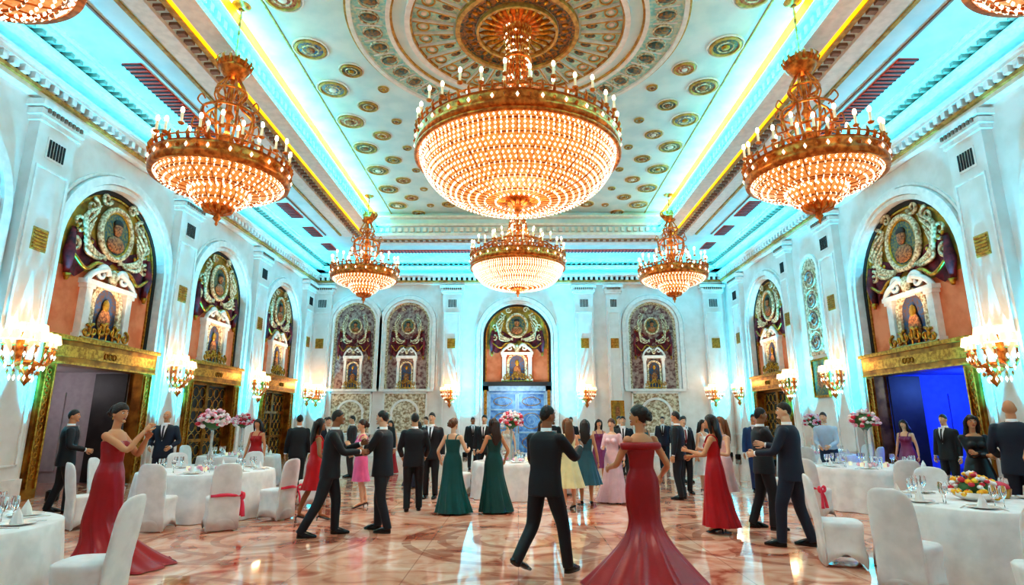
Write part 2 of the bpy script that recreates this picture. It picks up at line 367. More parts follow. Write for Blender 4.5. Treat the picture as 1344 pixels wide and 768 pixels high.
# cornice
for nm,T,a,b in (('trim_cornice_left',TL,Y0,D),('trim_cornice_right',TR,Y0,D),('trim_cornice_back',TB,-W,W)):
    mb=MB(T)
    for z0,z1,n,m_ in ((8.52,8.62,.22,M_trim),(8.62,8.7,.3,M_gpaint),(8.86,8.95,.42,M_trim),(8.95,9.0,.52,M_trim),(9.2,9.3,.62,M_trim),(9.3,9.36,.74,M_trim),(9.5,9.6,.95,M_trim)): mb.add(wbox(a,b,z0,z1,0,n),m_)
    k=a
    while k<b:
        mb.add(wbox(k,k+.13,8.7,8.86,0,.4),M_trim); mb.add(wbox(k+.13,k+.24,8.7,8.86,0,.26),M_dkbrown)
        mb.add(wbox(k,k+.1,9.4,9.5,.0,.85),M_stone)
        k+=.26
    mb.build(nm)
for nm,T,a,b in (('baseboard_left',TL,Y0,D),('baseboard_right',TR,Y0,D),('baseboard_back',TB,-W,W)):
    mb=MB(T); lst={'baseboard_left':arL,'baseboard_right':arR,'baseboard_back':[arB[2]]}[nm]; cur=a
    for q_ in lst+[(b+5,5,0,0,0)]:
        e=min(q_[0]-q_[1]-.02,b)
        mb.add(wbox(cur,e,0,.28,0,.05),M_trim); mb.add(wbox(cur,e,1.0,1.08,0,.05),M_trim); cur=q_[0]+q_[1]+.02
    mb.build(nm)
# ceiling
mb=MB()
def hquad(x0,x1,y0,y1,z,m): mb.add((np.array([(x0,y0,z),(x1,y0,z),(x1,y1,z),(x0,y1,z)],float),[(0,1,2,3)]),m)
hquad(-W,-PX,Y0,D,ZS,M_ceil); hquad(PX,W,Y0,D,ZS,M_ceil); hquad(-PX,PX,PY,D,ZS,M_ceil)
hquad(-PX-.6,PX+.6,Y0,PY+.6,ZC,M_ceil)
for sg in (-1,1):
    mb.add(box(sg*PX,sg*(PX+.15),Y0,PY+.1,ZS,ZC),M_ceil)
mb.add(box(-PX,PX,PY,PY+.15,ZS,ZC),M_ceil)
mb.build('ceiling')
mb=MB()
for sg in (-1,1):
    def bx(x0,x1,z0,z1,m,y1=PY): mb.add(box(min(sg*x0,sg*x1),max(sg*x0,sg*x1),Y0,y1,z0,z1),m)
    bx(PX-.12,PX+.35,ZS-.08,ZS+.04,M_trim); bx(PX+.5,PX+.62,ZS-.05,ZS,M_gpaint); bx(PX+.9,PX+1.3,ZS-.09,ZS,M_trim); bx(PX+1.42,PX+1.5,ZS-.05,ZS,M_gpaint)
    bx(PX-.2,PX,9.95,10.05,M_trim); bx(PX-.74,PX-.7,ZC-.04,ZC,M_gpaint)
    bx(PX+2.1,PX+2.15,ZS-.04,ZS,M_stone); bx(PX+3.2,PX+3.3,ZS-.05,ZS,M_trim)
    bx(PX-.03,PX,10.12,10.58,M_yellow); bx(PX+.36,PX+.49,ZS-.03,ZS-.01,M_yellow)
    k=Y0
    while k<PY:
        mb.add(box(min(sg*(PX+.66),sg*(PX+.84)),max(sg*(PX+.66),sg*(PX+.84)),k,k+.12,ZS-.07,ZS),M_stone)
        mb.add(box(min(sg*(PX-.14),sg*PX),max(sg*(PX-.14),sg*PX),k,k+.14,ZS+.1,ZS+.28),M_trim)
        k+=.27
def by(y0,y1,z0,z1,m): mb.add(box(-PX,PX,y0,y1,z0,z1),m)
by(PY-.12,PY+.35,ZS-.08,ZS+.04,M_trim); by(PY+.5,PY+.62,ZS-.05,ZS,M_gpaint); by(PY+.9,PY+1.3,ZS-.09,ZS,M_trim); by(PY-.2,PY,9.95,10.05,M_trim); by(PY-.3,PY,10.3,10.38,M_trim)
k=-PX
while k<PX:
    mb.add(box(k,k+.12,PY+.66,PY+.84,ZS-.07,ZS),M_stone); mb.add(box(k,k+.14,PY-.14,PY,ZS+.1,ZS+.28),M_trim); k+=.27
mb.build('trim_ceiling')
mb=MB()
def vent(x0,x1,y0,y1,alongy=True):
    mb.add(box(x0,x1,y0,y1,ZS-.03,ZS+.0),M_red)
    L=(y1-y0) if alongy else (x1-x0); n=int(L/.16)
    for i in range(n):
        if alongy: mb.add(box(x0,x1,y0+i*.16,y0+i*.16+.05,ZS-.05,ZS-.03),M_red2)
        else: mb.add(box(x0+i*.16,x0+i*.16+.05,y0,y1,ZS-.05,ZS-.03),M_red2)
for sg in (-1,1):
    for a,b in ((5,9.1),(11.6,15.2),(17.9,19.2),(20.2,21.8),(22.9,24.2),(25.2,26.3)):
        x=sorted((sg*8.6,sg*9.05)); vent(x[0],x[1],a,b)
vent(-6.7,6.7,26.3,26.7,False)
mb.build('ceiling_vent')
# floor
mb=MB(); mb.add(box(-W-3.5,W+3.5,Y0,D+.5,-.1,0),M_wall); fl=mb.build('floor')
fm=bpy.data.materials.new('marble_floor'); fm.use_nodes=True; nt=fm.node_tree; b=nt.nodes['Principled BSDF']
N=nt.nodes.new; L=nt.links.new
def node(t,**k):
    x=N(t)
    for a,c in k.items(): setattr(x,a,c)
    return x
geo=node('ShaderNodeNewGeometry')
nz=node('ShaderNodeTexNoise'); nz.inputs['Scale'].default_value=.55; nz.inputs['Detail'].default_value=9; nz.inputs['Distortion'].default_value=1.0
nz2=node('ShaderNodeTexNoise'); nz2.inputs['Scale'].default_value=1.5; nz2.inputs['Detail'].default_value=10; nz2.inputs['Distortion'].default_value=1.6
L(geo.outputs['Position'],nz.inputs['Vector']); L(geo.outputs['Position'],nz2.inputs['Vector'])
cr=node('ShaderNodeValToRGB'); e=cr.color_ramp.elements; e[0].position=.31; e[0].color=(*lin('#ac5a42'),1); e[1].position=.66; e[1].color=(*lin('#f4c8b0'),1)
k=cr.color_ramp.elements.new(.46); k.color=(*lin('#e29e82'),1)
L(nz2.outputs['Fac'],cr.inputs[0])
def math_(op,a,b_=None):
    m=node('ShaderNodeMath',operation=op)
    if isinstance(a,(int,float)): m.inputs[0].default_value=a
    else: L(a,m.inputs[0])
    if b_ is not None:
        if isinstance(b_,(int,float)): m.inputs[1].default_value=b_
        else: L(b_,m.inputs[1])
    return m.outputs[0]
sx=node('ShaderNodeSeparateXYZ'); L(geo.outputs['Position'],sx.inputs[0])
def cell(o,per,off=0.0): return math_('SUBTRACT',math_('FRACT',math_('ADD',math_('DIVIDE',o,per),off)),.5)
cx=cell(sx.outputs[0],3.6,.5); cy=cell(sx.outputs[1],3.6,.1)
r=math_('SQRT',math_('ADD',math_('MULTIPLY',cx,cx),math_('MULTIPLY',cy,cy)))
wob=math_('ADD',r,math_('MULTIPLY',math_('SUBTRACT',nz.outputs['Fac'],.5),.06))
bands=math_('SINE',math_('MULTIPLY',wob,48.0)); bm=math_('MULTIPLY',math_('GREATER_THAN',bands,.7),math_('LESS_THAN',r,.49))
ang=math_('ARCTAN2',cy,cx); pet=math_('GREATER_THAN',math_('SINE',math_('ADD',math_('MULTIPLY',ang,8.0),math_('MULTIPLY',nz2.outputs['Fac'],4.0))),.5)
bm2=math_('MULTIPLY',math_('MULTIPLY',pet,math_('LESS_THAN',r,.40)),math_('GREATER_THAN',r,.24))
msk=math_('MAXIMUM',bm,bm2)
msk=math_('MULTIPLY',msk,math_('MULTIPLY',math_('GREATER_THAN',nz.outputs['Fac'],.40),.55))
mx=node('ShaderNodeMix',data_type='RGBA'); L(msk,mx.inputs[0]); L(cr.outputs[0],mx.inputs[6]); mx.inputs[7].default_value=(*lin('#984a32'),1)
gx=math_('ABSOLUTE',cell(sx.outputs[0],1.2)); gy=math_('ABSOLUTE',cell(sx.outputs[1],1.2))
gl=math_('GREATER_THAN',math_('MAXIMUM',gx,gy),.494)
mx2=node('ShaderNodeMix',data_type='RGBA'); L(math_('MULTIPLY',gl,.4),mx2.inputs[0]); L(mx.outputs[2],mx2.inputs[6]); mx2.inputs[7].default_value=(*lin('#7a4030'),1)
L(mx2.outputs[2],b.inputs['Base Color']); b.inputs['Roughness'].default_value=.06; b.inputs['Specular IOR Level'].default_value=.8
fl.data.materials.clear(); fl.data.materials.append(fm)
# ceiling medallion
CX,CY=0.0,11.9
M_ctq=mat('ceiling_motif_teal','#90ccc8',.6,c2='#d4dec8',scale=10); M_cdk=mat('ceiling_motif_dark','#3c5450',.6,c2='#b07438',scale=14)
mb=MB(); z=ZC
def flatring(r0,r1,z0,z1,m,n=96): mb.add(loft([ring(CX,CY,z,r0,r0,n),ring(CX,CY,z0,r0,r0,n),ring(CX,CY,z0,r1,r1,n),ring(CX,CY,z,r1,r1,n)],False),m)
for r0,r1,h,m in ((3.9,3.95,.04,M_gpaint),(3.8,3.9,.08,M_trim),(2.95,3.05,.08,M_trim),(2.9,2.95,.04,M_gpaint),(2.5,2.62,.12,M_trim),(2.46,2.5,.06,M_gpaint),(1.35,1.45,.12,M_gpaint),(1.28,1.35,.05,M_cdk),(.9,.96,.12,M_gpaint)): flatring(r0,r1,z-h,z,m)
flatring(3.05,3.8,z-.015,z,M_ctq); flatring(1.5,2.44,z-.015,z,M_ctq); flatring(.98,1.28,z-.015,z,M_cdk)
for i in range(40):
    a=2*pi*i/40; g=ell((3.42,0,z-.03),(.2,.13,.04),10,6); mb.add(rotz(g,a,(CX,CY,0)),M_cdk,True)
    g=torus(3.42,0,z-.03,.22,.025,12,5); mb.add(rotz(g,a,(CX,CY,0)),M_cream,True)
    mb.add(rotz(box(3.15,3.7,-.015,.015,z-.04,z),a+pi/40,(CX,CY,0)),M_trim)
for i in range(32):
    a=2*pi*i/32
    mb.add(rotz(box(1.5,2.44,-.03,.03,z-.09,z),a,(CX,CY,0)),M_trim); mb.add(rotz(box(1.5,2.44,-.018,.018,z-.1,z-.09),a,(CX,CY,0)),M_gpaint)
    mb.add(rotz(ell((1.74,0,z-.02),(.14,.07,.04),10,6),a+pi/32,(CX,CY,0)),M_cdk,True)
    mb.add(rotz(torus(2.2,0,z-.03,.14,.022,14,5),a+pi/32,(CX,CY,0)),M_gpaint,True); mb.add(rotz(ell((2.2,0,z-.02),(.07,.07,.03),8,5),a+pi/32,(CX,CY,0)),M_trim,True)
    mb.add(rotz(ell((1.13,0,z-.02),(.09,.05,.04),8,5),a,(CX,CY,0)),M_gold,True)
for i in range(24): mb.add(rotz(ell((.6,0,z-.05),(.32,.06,.06),8,5),2*pi*i/24,(CX,CY,0)),M_gold,True)
mb.build('ceiling_rosette_mural')
mb=MB()
cols=[mat('medal_red','#a8362c',.5,c2='#d99a58',scale=16),mat('medal_blue','#2f6390',.5,c2='#c09a58',scale=16),M_cdk,M_teal]
def medal(x,y,r):
    mb.add(lathe([(r,0),(r,-.05),(r*.86,-.07),(r*.8,-.03),(.001,-.03)],x,y,ZC,20),M_gpaint)
    mb.add(torus(x,y,ZC-.02,r*1.12,r*.07,20,5),M_trim)
    mb.add(lathe([(r*.78,-.035),(r*.4,-.05),(.001,-.05)],x,y,ZC,16),R_.choice(cols)); mb.add(torus(x,y,ZC-.05,r*.5,r*.06,16,5),M_cream)
    mb.add(ell((x,y,ZC-.06),(r*.28,r*.3,.03),10,5),R_.choice([M_skinp,M_gold,M_trim]),True)
yy=2.0
i=0
while yy<23.6:
    for sg in (-1,1):
        medal(sg*5.1,yy,.38)
        if math.hypot(4.3,yy+.9-CY)>4.35: medal(sg*4.35,yy+.9,.28)
        if math.hypot(3.7,yy-CY)>4.35: medal(sg*3.7,yy,.15)
    yy+=1.75; i+=1
for yy,xs in ((16.8,(-2.7,2.7)),(18.2,(-3.0,-1.9,1.9,3.0)),(19.8,(-2.9,-1.5,0,1.5,2.9)),(21.4,(-2.9,-1.5,0,1.5,2.9)),(22.9,(-2.9,-1.5,0,1.5,2.9))):
    for x in xs: medal(x,yy,.3 if abs(x)>2 else .22)
mb.build('ceiling_medallions')
# ---------------------------------------------------------------- chandeliers
def candle(mb,x,y,z,h=.22,s=1):
    mb.add(lathe([(.001,-.05),(.05,-.03),(.065,0),(.03,.01)],x,y,z,8),M_gold2,True)
    mb.add(lathe([(.022*s,0),(.022*s,h),(.001,h)],x,y,z,8),M_candle)
    mb.add(ell((x,y,z+h+.05*s),(.032*s,.032*s,.06*s),8,5),M_flame,True)
def bowl(mb,R,dip,z0,rings,nb,br,ribs=24,pw=.85):
    prof=[]
    for j in range(rings+1):
        p=j/rings*pi/2; prof.append((R*math.cos(p)**pw+.02,z0-dip*math.sin(p)**1.1))
    mb.add(lathe([(r*.95,z+.05) for r,z in prof],n=48),M_shell,True)
    for j,(r,z) in enumerate(prof[:-1]):
        k=max(8,int(nb*r/R)); off=(j%2)*.5
        for i in range(k):
            a=2*pi*(i+off)/k; mb.add(octa((r*math.cos(a),r*math.sin(a),z),br,br*1.4),M_bead)
        if j%3==0: mb.add(torus(0,0,z,r*1.0,.02,48,5),M_gold2)
    for i in range(ribs):
        a=2*pi*i/ribs; mb.add(tube([((r+.005)*math.cos(a),(r+.005)*math.sin(a),z) for r,z in prof],.012,4),M_gold2)
    return z0-dip
def chandelier(name,x,y,zr,R,ztop,big):
    mb=MB()
    mb.add(lathe([(R*.97,-.2),(R+.05,-.18),(R+.07,-.07),(R+.03,0),(R+.07,.06),(R+.05,.14),(R*.97,.14),(R*.97,-.2)],n=64),M_gold2,True)
    nc=30 if big else 22
    for i in range(nc*2):
        a=2*pi*i/(nc*2); c,s=math.cos(a),math.sin(a)
        mb.add(tube([((R+.04)*c,(R+.04)*s,.14),((R+.08)*c,(R+.08)*s,.24),((R+.05)*c,(R+.05)*s,.36 if i%2 else .3)],[.035,.03,.004],5),M_gold2,True)
        mb.add(octa(((R+.07)*c,(R+.07)*s,0),.035,.06),M_bead if i%2 else M_gold2)
    mb.add(torus(0,0,.24,R+.05,.02,48,5),M_gold2)
    for i in range(nc):
        a=2*pi*i/nc; candle(mb,(R+.02)*math.cos(a),(R+.02)*math.sin(a),.34 if i%2 else .46,.2,1.15)
    if big:
        zb=bowl(mb,R*.97,1.05*R/2.15,-.16,20,120,.03,36,.6)
        mb.add(torus(0,0,-.26,R+.03,.05,64,6),M_gold2,True)
    else:
        zb=bowl(mb,R*.95,.34,-.12,9,60,.028,20,.7); mb.add(torus(0,0,zb+.14,R*.5,.04,32,6),M_gold2,True)
        zb=bowl(mb,R*.45,.40,zb+.08,6,30,.03,12)
    mb.add(lathe([(.001,-.36),(.03,-.32),(.02,-.27),(.08,-.2),(.05,-.12),(.16,-.05),(.26,.02),(.2,.1),(.05,.14)],0,0,zb,16),M_gold2,True)
    for i in range(12):
        a=2*pi*i/12; c,s=math.cos(a),math.sin(a)
        mb.add(tube([(.1*c,.1*s,zb-.08),(.24*c,.24*s,zb-.02),(.34*c,.34*s,zb+.1)],[.05,.06,.005],5),M_gold2,True)
    H=ztop-zr
    if big:
        r2=R*.55
        mb.add(torus(0,0,.75,r2,.05,48,6),M_gold2,True)
        for i in range(14):
            a=2*pi*i/14; c,s=math.cos(a),math.sin(a); candle(mb,r2*c,r2*s,.85,.22,1.15)
            mb.add(tube(smoothpath([(R*c,R*s,.1),(R*.85*c,R*.85*s,.4),(r2*c,r2*s,.72),(r2*.5*c,r2*.5*s,.4),(.2*c,.2*s,.7)],3),.024,5),M_gold2,True)
        for i in range(26):
            a=2*pi*i/26; c,s=math.cos(a),math.sin(a)
            P=[]
            for t in np.linspace(0,1,16):
                rr=.20+(.5*R/2.15)*(1-t)**2.0+.12*t**6; P.append((rr*c,rr*s,.45+(H-.6)*t))
            mb.add(tube(P,.012,4),M_gold2)
            for p in P: mb.add(octa(p,.028,.05),M_bead if R_.random()<.3 else M_gold2)
        mb.add(lathe([(.05,0),(.05,H)],n=10),M_gold2,True)
        for zz,r in ((H*.45,.42*R/2.15),(H*.7,.3)): mb.add(torus(0,0,zz,r,.04,24,6),M_gold2,True)
        mb.add(lathe([(.18,-.35),(.3,-.25),(.22,-.2),(.4,-.12),(.5,-.1),(.58,-.02),(.62,0)],0,0,H,32),M_gold2,True)
        for i in range(20):
            mb.add(rotz(ell((.42,0,H-.12),(.16,.05,.04),8,5),2*pi*i/20),M_gold2,True)
    else:
        for i in range(8):
            a=2*pi*i/8; c,s=math.cos(a),math.sin(a)
            mb.add(tube(smoothpath([(R*.95*c,R*.95*s,.12),(R*.6*c,R*.6*s,.22),(.3*c,.3*s,.45),(.46*c,.46*s,.9),(.5*c,.5*s,1.35),(.2*c,.2*s,1.6),(.3*c,.3*s,1.85),(.12*c,.12*s,2.2)],4),[.03,.028,.022],6),M_gold2,True)
            mb.add(tube(smoothpath([(.46*c,.46*s,.9),(.66*c,.66*s,.85),(.64*c,.64*s,1.05),(.54*c,.54*s,1.0)],4),.018,5),M_gold2,True)
            mb.add(tube(smoothpath([(.5*c,.5*s,1.35),(.62*c,.62*s,1.45),(.56*c,.56*s,1.6),(.48*c,.48*s,1.52)],4),.016,5),M_gold2,True)
            candle(mb,.7*c,.7*s,.5,.2,1.1)
            mb.add(tube([(.3*c,.3*s,.4),(.55*c,.55*s,.35),(.7*c,.7*s,.46)],.018,5),M_gold2)
        for zz,r in ((.45,.3),(.9,.46),(1.35,.5),(1.85,.3)): mb.add(torus(0,0,zz,r,.028,24,6),M_gold2,True)
        mb.add(lathe([(.04,-.1),(.04,.5),(.1,.6),(.16,.75),(.06,.9),(.04,1.2),(.11,1.3),(.05,1.42),(.04,2.3)],n=12),M_gold2,True)
        mb.add(lathe([(.06,2.15),(.2,2.22),(.3,2.36),(.32,2.42),(.24,2.46),(.3,2.56),(.2,2.62),(.06,2.66)],n=20),M_gold2,True)
        for i in range(14):
            a=2*pi*i/14; mb.add(tube([(.3*math.cos(a),.3*math.sin(a),2.42),(.36*math.cos(a),.36*math.sin(a),2.55),(.3*math.cos(a),.3*math.sin(a),2.66)],[.035,.03,.005],5),M_gold2,True)
        zt=2.66; k=0
        while zt<H-.02:
            mb.add(tube([(0,0,zt),(0,0,min(zt+.1,H))],.018 if k%2 else .03,6),M_gold2); zt+=.1; k+=1
        mb.add(lathe([(.06,-.1),(.16,-.05),(.2,0)],0,0,H,16),M_gold2,True)
    return mb.build(name,(x,y,zr))
chandelier('crystal_chandelier',0,11.7,7.45,2.17,ZC,True)
chandelier('crystal_chandelier',0,21.2,7.55,1.75,ZC,True)
def side(x,y,z,cache={}):
    k=round(ZC-z,3)
    if k in cache: link_copy(cache[k],'candelabra_chandelier',(x,y,z))
    else: cache[k]=chandelier('candelabra_chandelier',x,y,z,1.26,ZC,False)
SC=((-6.1,11.0,6.6),(6.05,11.0,6.6),(-6.05,22,7.25),(6.1,22,7.25),(-6.45,5.4,7.0),(6.5,5.4,7.0))
for q_ in SC: side(*q_)
light('POINT','chandelier_lamp',(0,11.7,8.9),80,WARM,shadow_soft_size=.4); light('POINT','chandelier_lamp',(0,21.2,8.8),55,WARM,shadow_soft_size=.4)
light('POINT','chandelier_lamp',(0,11.7,5.7),170,(1,.68,.46),shadow_soft_size=.8); light('POINT','chandelier_lamp',(0,21.2,6.0),130,(1,.68,.46),shadow_soft_size=.7)
def down(x,y,z,p): light('SPOT','downward_spot',(x,y,z),p,NEU,spot_size=math.radians(112),spot_blend=.6,shadow_soft_size=.6)
down(0,11.7,5.75,560); down(0,21.2,5.9,340)
for i,(x,y,z) in enumerate(SC):
    down(x,y,z-1.35,200); light('POINT','chandelier_lamp',(x,y,z+1.0),50,WARM,shadow_soft_size=.2)
down(0,5.2,8.0,560)  # downward spot above the front floor; no chandelier hangs here
for sg in (-1,1):
    light('AREA','cove_light',(sg*9.55,13,8.9),1050,CYN,shape='RECTANGLE',size=.3,size_y=31,rot=(pi,0,0))
    light('AREA','cove_light',(sg*5.85,11,9.75),1500,(.0,.58,.85),shape='RECTANGLE',size=.3,size_y=26,rot=(pi,sg*1.12,0))
light('AREA','cove_light',(0,28,8.9),850,CYN,shape='RECTANGLE',size=18,size_y=.3,rot=(pi,0,0))
mbu=MB(); mbu.add(lathe([(.1,0),(.12,.02),(.12,.2),(.09,.22),(.09,.16),(.001,.16)],n=16),M_blk); up0=None
def uplight(x,y,dx,dy,p=7200,sz=31):
    global up0
    if up0 is None: up0=mbu.build('floor_uplight',(x,y,0))
    else: link_copy(up0,'floor_uplight',(x,y,0))
    l=light('SPOT','uplight_lamp',(x,y,.3),p,CYN,spot_size=math.radians(sz),spot_blend=.7,shadow_soft_size=.08)
    l.rotation_euler=Vector((dx,dy,4.1)).to_track_quat('-Z','Y').to_euler()
for c in PL: uplight(-W+.95,c-.66,-1.0,0); uplight(-W+.95,c+.66,-1.0,0)
for c in PR: uplight(W-.95,c-.66,1.0,0); uplight(W-.95,c+.66,1.0,0)
for c in (6.4,): uplight(-W+.95,c,-1.0,0); uplight(W-.95,c,1.0,0)
for c in (-2.5,2.5): uplight(c,D-1.0,0,1.0,12500,38)
for c in (-9.9,9.9): uplight(c,D-1.0,0,1.0,5200,30)
light('POINT','doorway_light',(-W-2,14.5,2.6),38,(.9,.85,.9),shadow_soft_size=.3)
light('POINT','doorway_light',(W+2,15.35,2.6),190,(.12,.28,1),shadow_soft_size=.3)
light('POINT','doorway_light',(0,27.3,2.9),190,(.5,.78,1),shadow_soft_size=.3)  # added light inside the hall to brighten the closed back door
# sconces
def sconce(T,c,z,s=1.0):
    mb=MB()
    mb.add(ell((0,.06,0),(.12*s,.05,.35*s)),M_gold2,True)
    for i in range(9):
        a=-80+20*i; a=math.radians(a); ex=.52*s*math.sin(a); ey=.1+.42*s*math.cos(a)
        mb.add(tube(smoothpath([(0,.08,-.1*s),(ex*.4,ey*.5,-.3*s),(ex*.9,ey*.9,-.22*s),(ex,ey,.05*s)],4),.02*s,5),M_gold2,True)
        for j,(k,zz) in enumerate(((1.0,.05),(.55,.22))):
            x,y=ex*k,.1+(ey-.1)*k
            mb.add(lathe([(.001,-.04),(.05,0),(.03,.02)],x,y,zz*s,8),M_gold2); mb.add(lathe([(.022,0),(.022,.12*s)],x,y,zz*s,6),M_candle)
            mb.add(lathe([(.085*s,.1*s),(.05*s,.26*s)],x,y,zz*s,10),M_shade,True)
        for j in range(5): mb.add(octa((ex*(1-.14*j),.1+(ey-.1)*(1-.14*j),-.1*s-.1*s*j),.03*s,.06*s),M_gold2 if j%2 else M_bead)
    mb.add(lathe([(.001,-.75),(.03,-.7),(.1,-.6),(.05,-.5),(.18,-.38),(.25,-.28),(.1,-.2)],0,.22*s,0,12),M_gold2,True)
    p=T(np.array([[c,z,.245]]))[0]
    rz={TL:-pi/2,TR:pi/2,TB:pi}[T]
    mb.build('wall_sconce',tuple(p),rz)
    q_=T(np.array([[c,z+.35,.95]]))[0]; light('POINT','sconce_lamp',tuple(q_),20*s,WARM,shadow_soft_size=.15)
for c,s in zip(PL,(1.15,1.05,1.0,.8)): sconce(TL,c,3.05,s)
for c,s in zip(PR,(1.15,1.05,1.0,.8)): sconce(TR,c,3.05,s)
for c in (-3.35,3.35,9.6,-9.9): sconce(TB,c,3.0,.85)
# ---------------------------------------------------------------- tables and chairs
def bouquet(mb,x,y,z,r,mats,n=110):
    mb.add(ell((x,y,z),(r*.7,r*.7,r*.55)),M_green,True)
    for i in range(n):
        a=R_.random()*2*pi; p=math.asin(R_.uniform(-.5,1)); q_=r*R_.uniform(.75,1.0)
        c=(x+q_*math.cos(p)*math.cos(a),y+q_*math.cos(p)*math.sin(a),z+q_*.8*math.sin(p)); s=r*R_.uniform(.12,.2)
        m=R_.choice(mats); mb.add(ell(c,(s,s,s*.75),7,4),m,True); mb.add(ell((c[0],c[1],c[2]+s*.3),(s*.5,s*.5,s*.6),6,4),R_.choice(mats),True)
def table(name,x,y,R,center=None,setn=8,rich=True):
    mb=MB()
    rings=[ring(0,0,.755,.001,.001,96),ring(0,0,.755,R*.97,R*.97,96),ring(0,0,.745,R,R,96)]
    for i in range(1,9):
        t=i/8; rings.append(ring(0,0,.745*(1-t)+.008*t,R*(1+.05*t),R*(1+.05*t),96,rip=.035*t**.7,rn=19,ph=.3*t))
    mb.add(loft(rings,False),M_cloth,True)
    mb.add(lathe([(.05,.02),(.05,.74)],n=10),M_blk)
    if rich:
        for i in range(setn):
            a=2*pi*i/setn+.2; px,py=(R-.25)*math.cos(a),(R-.25)*math.sin(a)
            mb.add(lathe([(.001,.762),(.08,.762),(.14,.775),(.138,.78),(.08,.768),(.001,.768)],px,py,0,20),M_plate,True)
            mb.add(loft([ring(px,py,.77,.05,.05,8),ring(px,py,.83,.03,.04,8),ring(px,py,.9,.002,.002,8)]),M_cloth)
            for da,rr in ((.2,.42),(.3,.36)):
                gx_,gy_=(R-rr)*math.cos(a+da),(R-rr)*math.sin(a+da)
                mb.add(lathe([(.03,.757),(.004,.762),(.004,.84),(.03,.87),(.036,.92),(.03,.97)],gx_,gy_,0,12),M_glass,True)
            for sg in (-1,1):
                ta=a+sg*.17/(R-.2); mb.add(tube([((R-.1)*math.cos(ta),(R-.1)*math.sin(ta),.762),((R-.32)*math.cos(ta),(R-.32)*math.sin(ta),.762)],[.005,.008],4),M_plate)
    if center=='tall':
        mb.add(lathe([(.11,.757),(.1,.78),(.025,.8),(.022,1.2),(.03,1.42),(.09,1.5),(.1,1.52)],n=16),M_glass,True)
        mb.add(lathe([(.02,.79),(.018,1.45)],n=8),M_plate); bouquet(mb,0,0,1.62,.27,[M_fp,M_fp,M_fw,M_fw,M_fr])
        for i in range(10): mb.add(ell((R_.uniform(-.3,.3),R_.uniform(-.3,.3),.79),(.04,.04,.035),8,5),M_fp,True)
        for i in range(5):
            a=i*1.26; mb.add(lathe([(.03,.757),(.035,.83),(.03,.83)],.33*math.cos(a),.33*math.sin(a),0,10),M_candle)
    if center=='low':
        mb.add(lathe([(.1,.757),(.2,.8),(.22,.85),(.2,.84)],n=20),M_plate,True); bouquet(mb,0,0,.87,.22,[M_fo,M_fo,M_fr,M_fw],80)
        mb.add(lathe([(.12,.757),(.14,.8),(.15,.86)],.42,.25,0,16),M_gold,True); mb.add(ell((.42,.25,.87),(.14,.14,.07)),M_fr,True)
    return mb.build(name,(x,y,0))
def chairgeo(sash):
    mb=MB(); n=48
    rings=[]
    for z,hx,hy,lift in ((0,.245,.25,.16),(.14,.225,.235,.05),(.3,.212,.225,0),(.42,.222,.235,0),(.465,.225,.24,0),(.485,.205,.22,0),(.49,.1,.1,0)):
        r=ring(0,0.02,z,hx,hy,n,4)
        t=np.arange(n)*2*pi/n; cor=np.abs(np.sin(2*t))
        r[:,2]+=lift*(1-cor)**.6; rings.append(r)
    mb.add(loft(rings,True),M_chair,True)
    rings=[]
    for z,hx,ty in ((.02,.235,.03),(.25,.215,.032),(.45,.215,.035),(.62,.215,.034),(.8,.21,.03),(.88,.20,.028),(.94,.175,.025),(.975,.13,.02),(.99,.07,.012)):
        rings.append(ring(0,-.215-.10*max(0,z-.4),z,hx,ty,32,3))
    g=loft(rings); g[0][:,1]+= -.05*(1-(g[0][:,0]/.22)**2)*np.clip((g[0][:,2]-.4)/.3,0,1)+.03
    mb.add(g,M_chair,True)
    if sash:
        for sg in (-1,1):
            mb.add(tube(smoothpath([(.215,-.20,.50),(.215+.02,-.20+sg*.07,.54),(.24,-.2+sg*.10,.50),(.235,-.2+sg*.06,.46),(.215,-.20,.5)],4),[.01,.025,.025,.01],6),M_sash,True)
            mb.add(tube(smoothpath([(.22,-.2,.5),(.25,-.2+sg*.04,.38),(.26,-.2+sg*.07,.2)],3),[.012,.022,.032],6,.3),M_sash,True)
        mb.add(ell((.225,-.2,.5),(.022,.03,.03)),M_sash,True)
        mb.add(tube([(.22,-.2,.5),(.0,-.285,.53),(-.2,-.22,.52)],.012,6,2.0,(0,0,1)),M_sash,True)
    return mb
_cp=[None,None]
def chair(x,y,tx,ty,sash=0):
    a=math.atan2(ty-y,tx-x)-pi/2
    if _cp[sash] is None: _cp[sash]=chairgeo(sash).build('banquet_chair',(x,y,0),a)
    else: link_copy(_cp[sash],'banquet_chair',(x,y,0),a)
table('banquet_table',5.05,6.75,.98,'low'); table('banquet_table',6.9,11.85,1.12,'tall'); table('banquet_table',-5.6,10.8,1.12,'tall')
table('banquet_table',-4.95,4.95,1.0,None); table('banquet_table',-.15,13.3,.85,'tall'); table('banquet_table',-7.3,15.6,1.0,'tall'); table('banquet_table',8.2,16.5,1.0,'tall')
T1=(5.05,6.75);T2=(6.9,11.85);T3=(-5.6,10.8);T4=(-4.95,4.95)
chair(3.72,7.2,*T1); chair(3.7,5.9,*T1); chair(4.2,4.95,*T1,0); chair(5.6,8.15,*T1); chair(6.35,7.3,*T1)
chair(5.1,10.5,*T2,1); chair(6.5,10.25,*T2); chair(7.9,10.6,*T2); chair(5.3,12.4,*T2,1); chair(8.5,11.6,*T2); chair(6.2,13.3,*T2)
chair(-5.5,9.2,*T3,0) ; chair(-4.55,9.3,*T3,1); chair(-4.1,10.3,*T3,1); chair(-6.75,9.4,*T3); chair(-7.2,10.5,*T3); chair(-4.05,11.9,*T3); chair(-5.6,12.4,*T3); chair(-6.8,12.0,*T3)
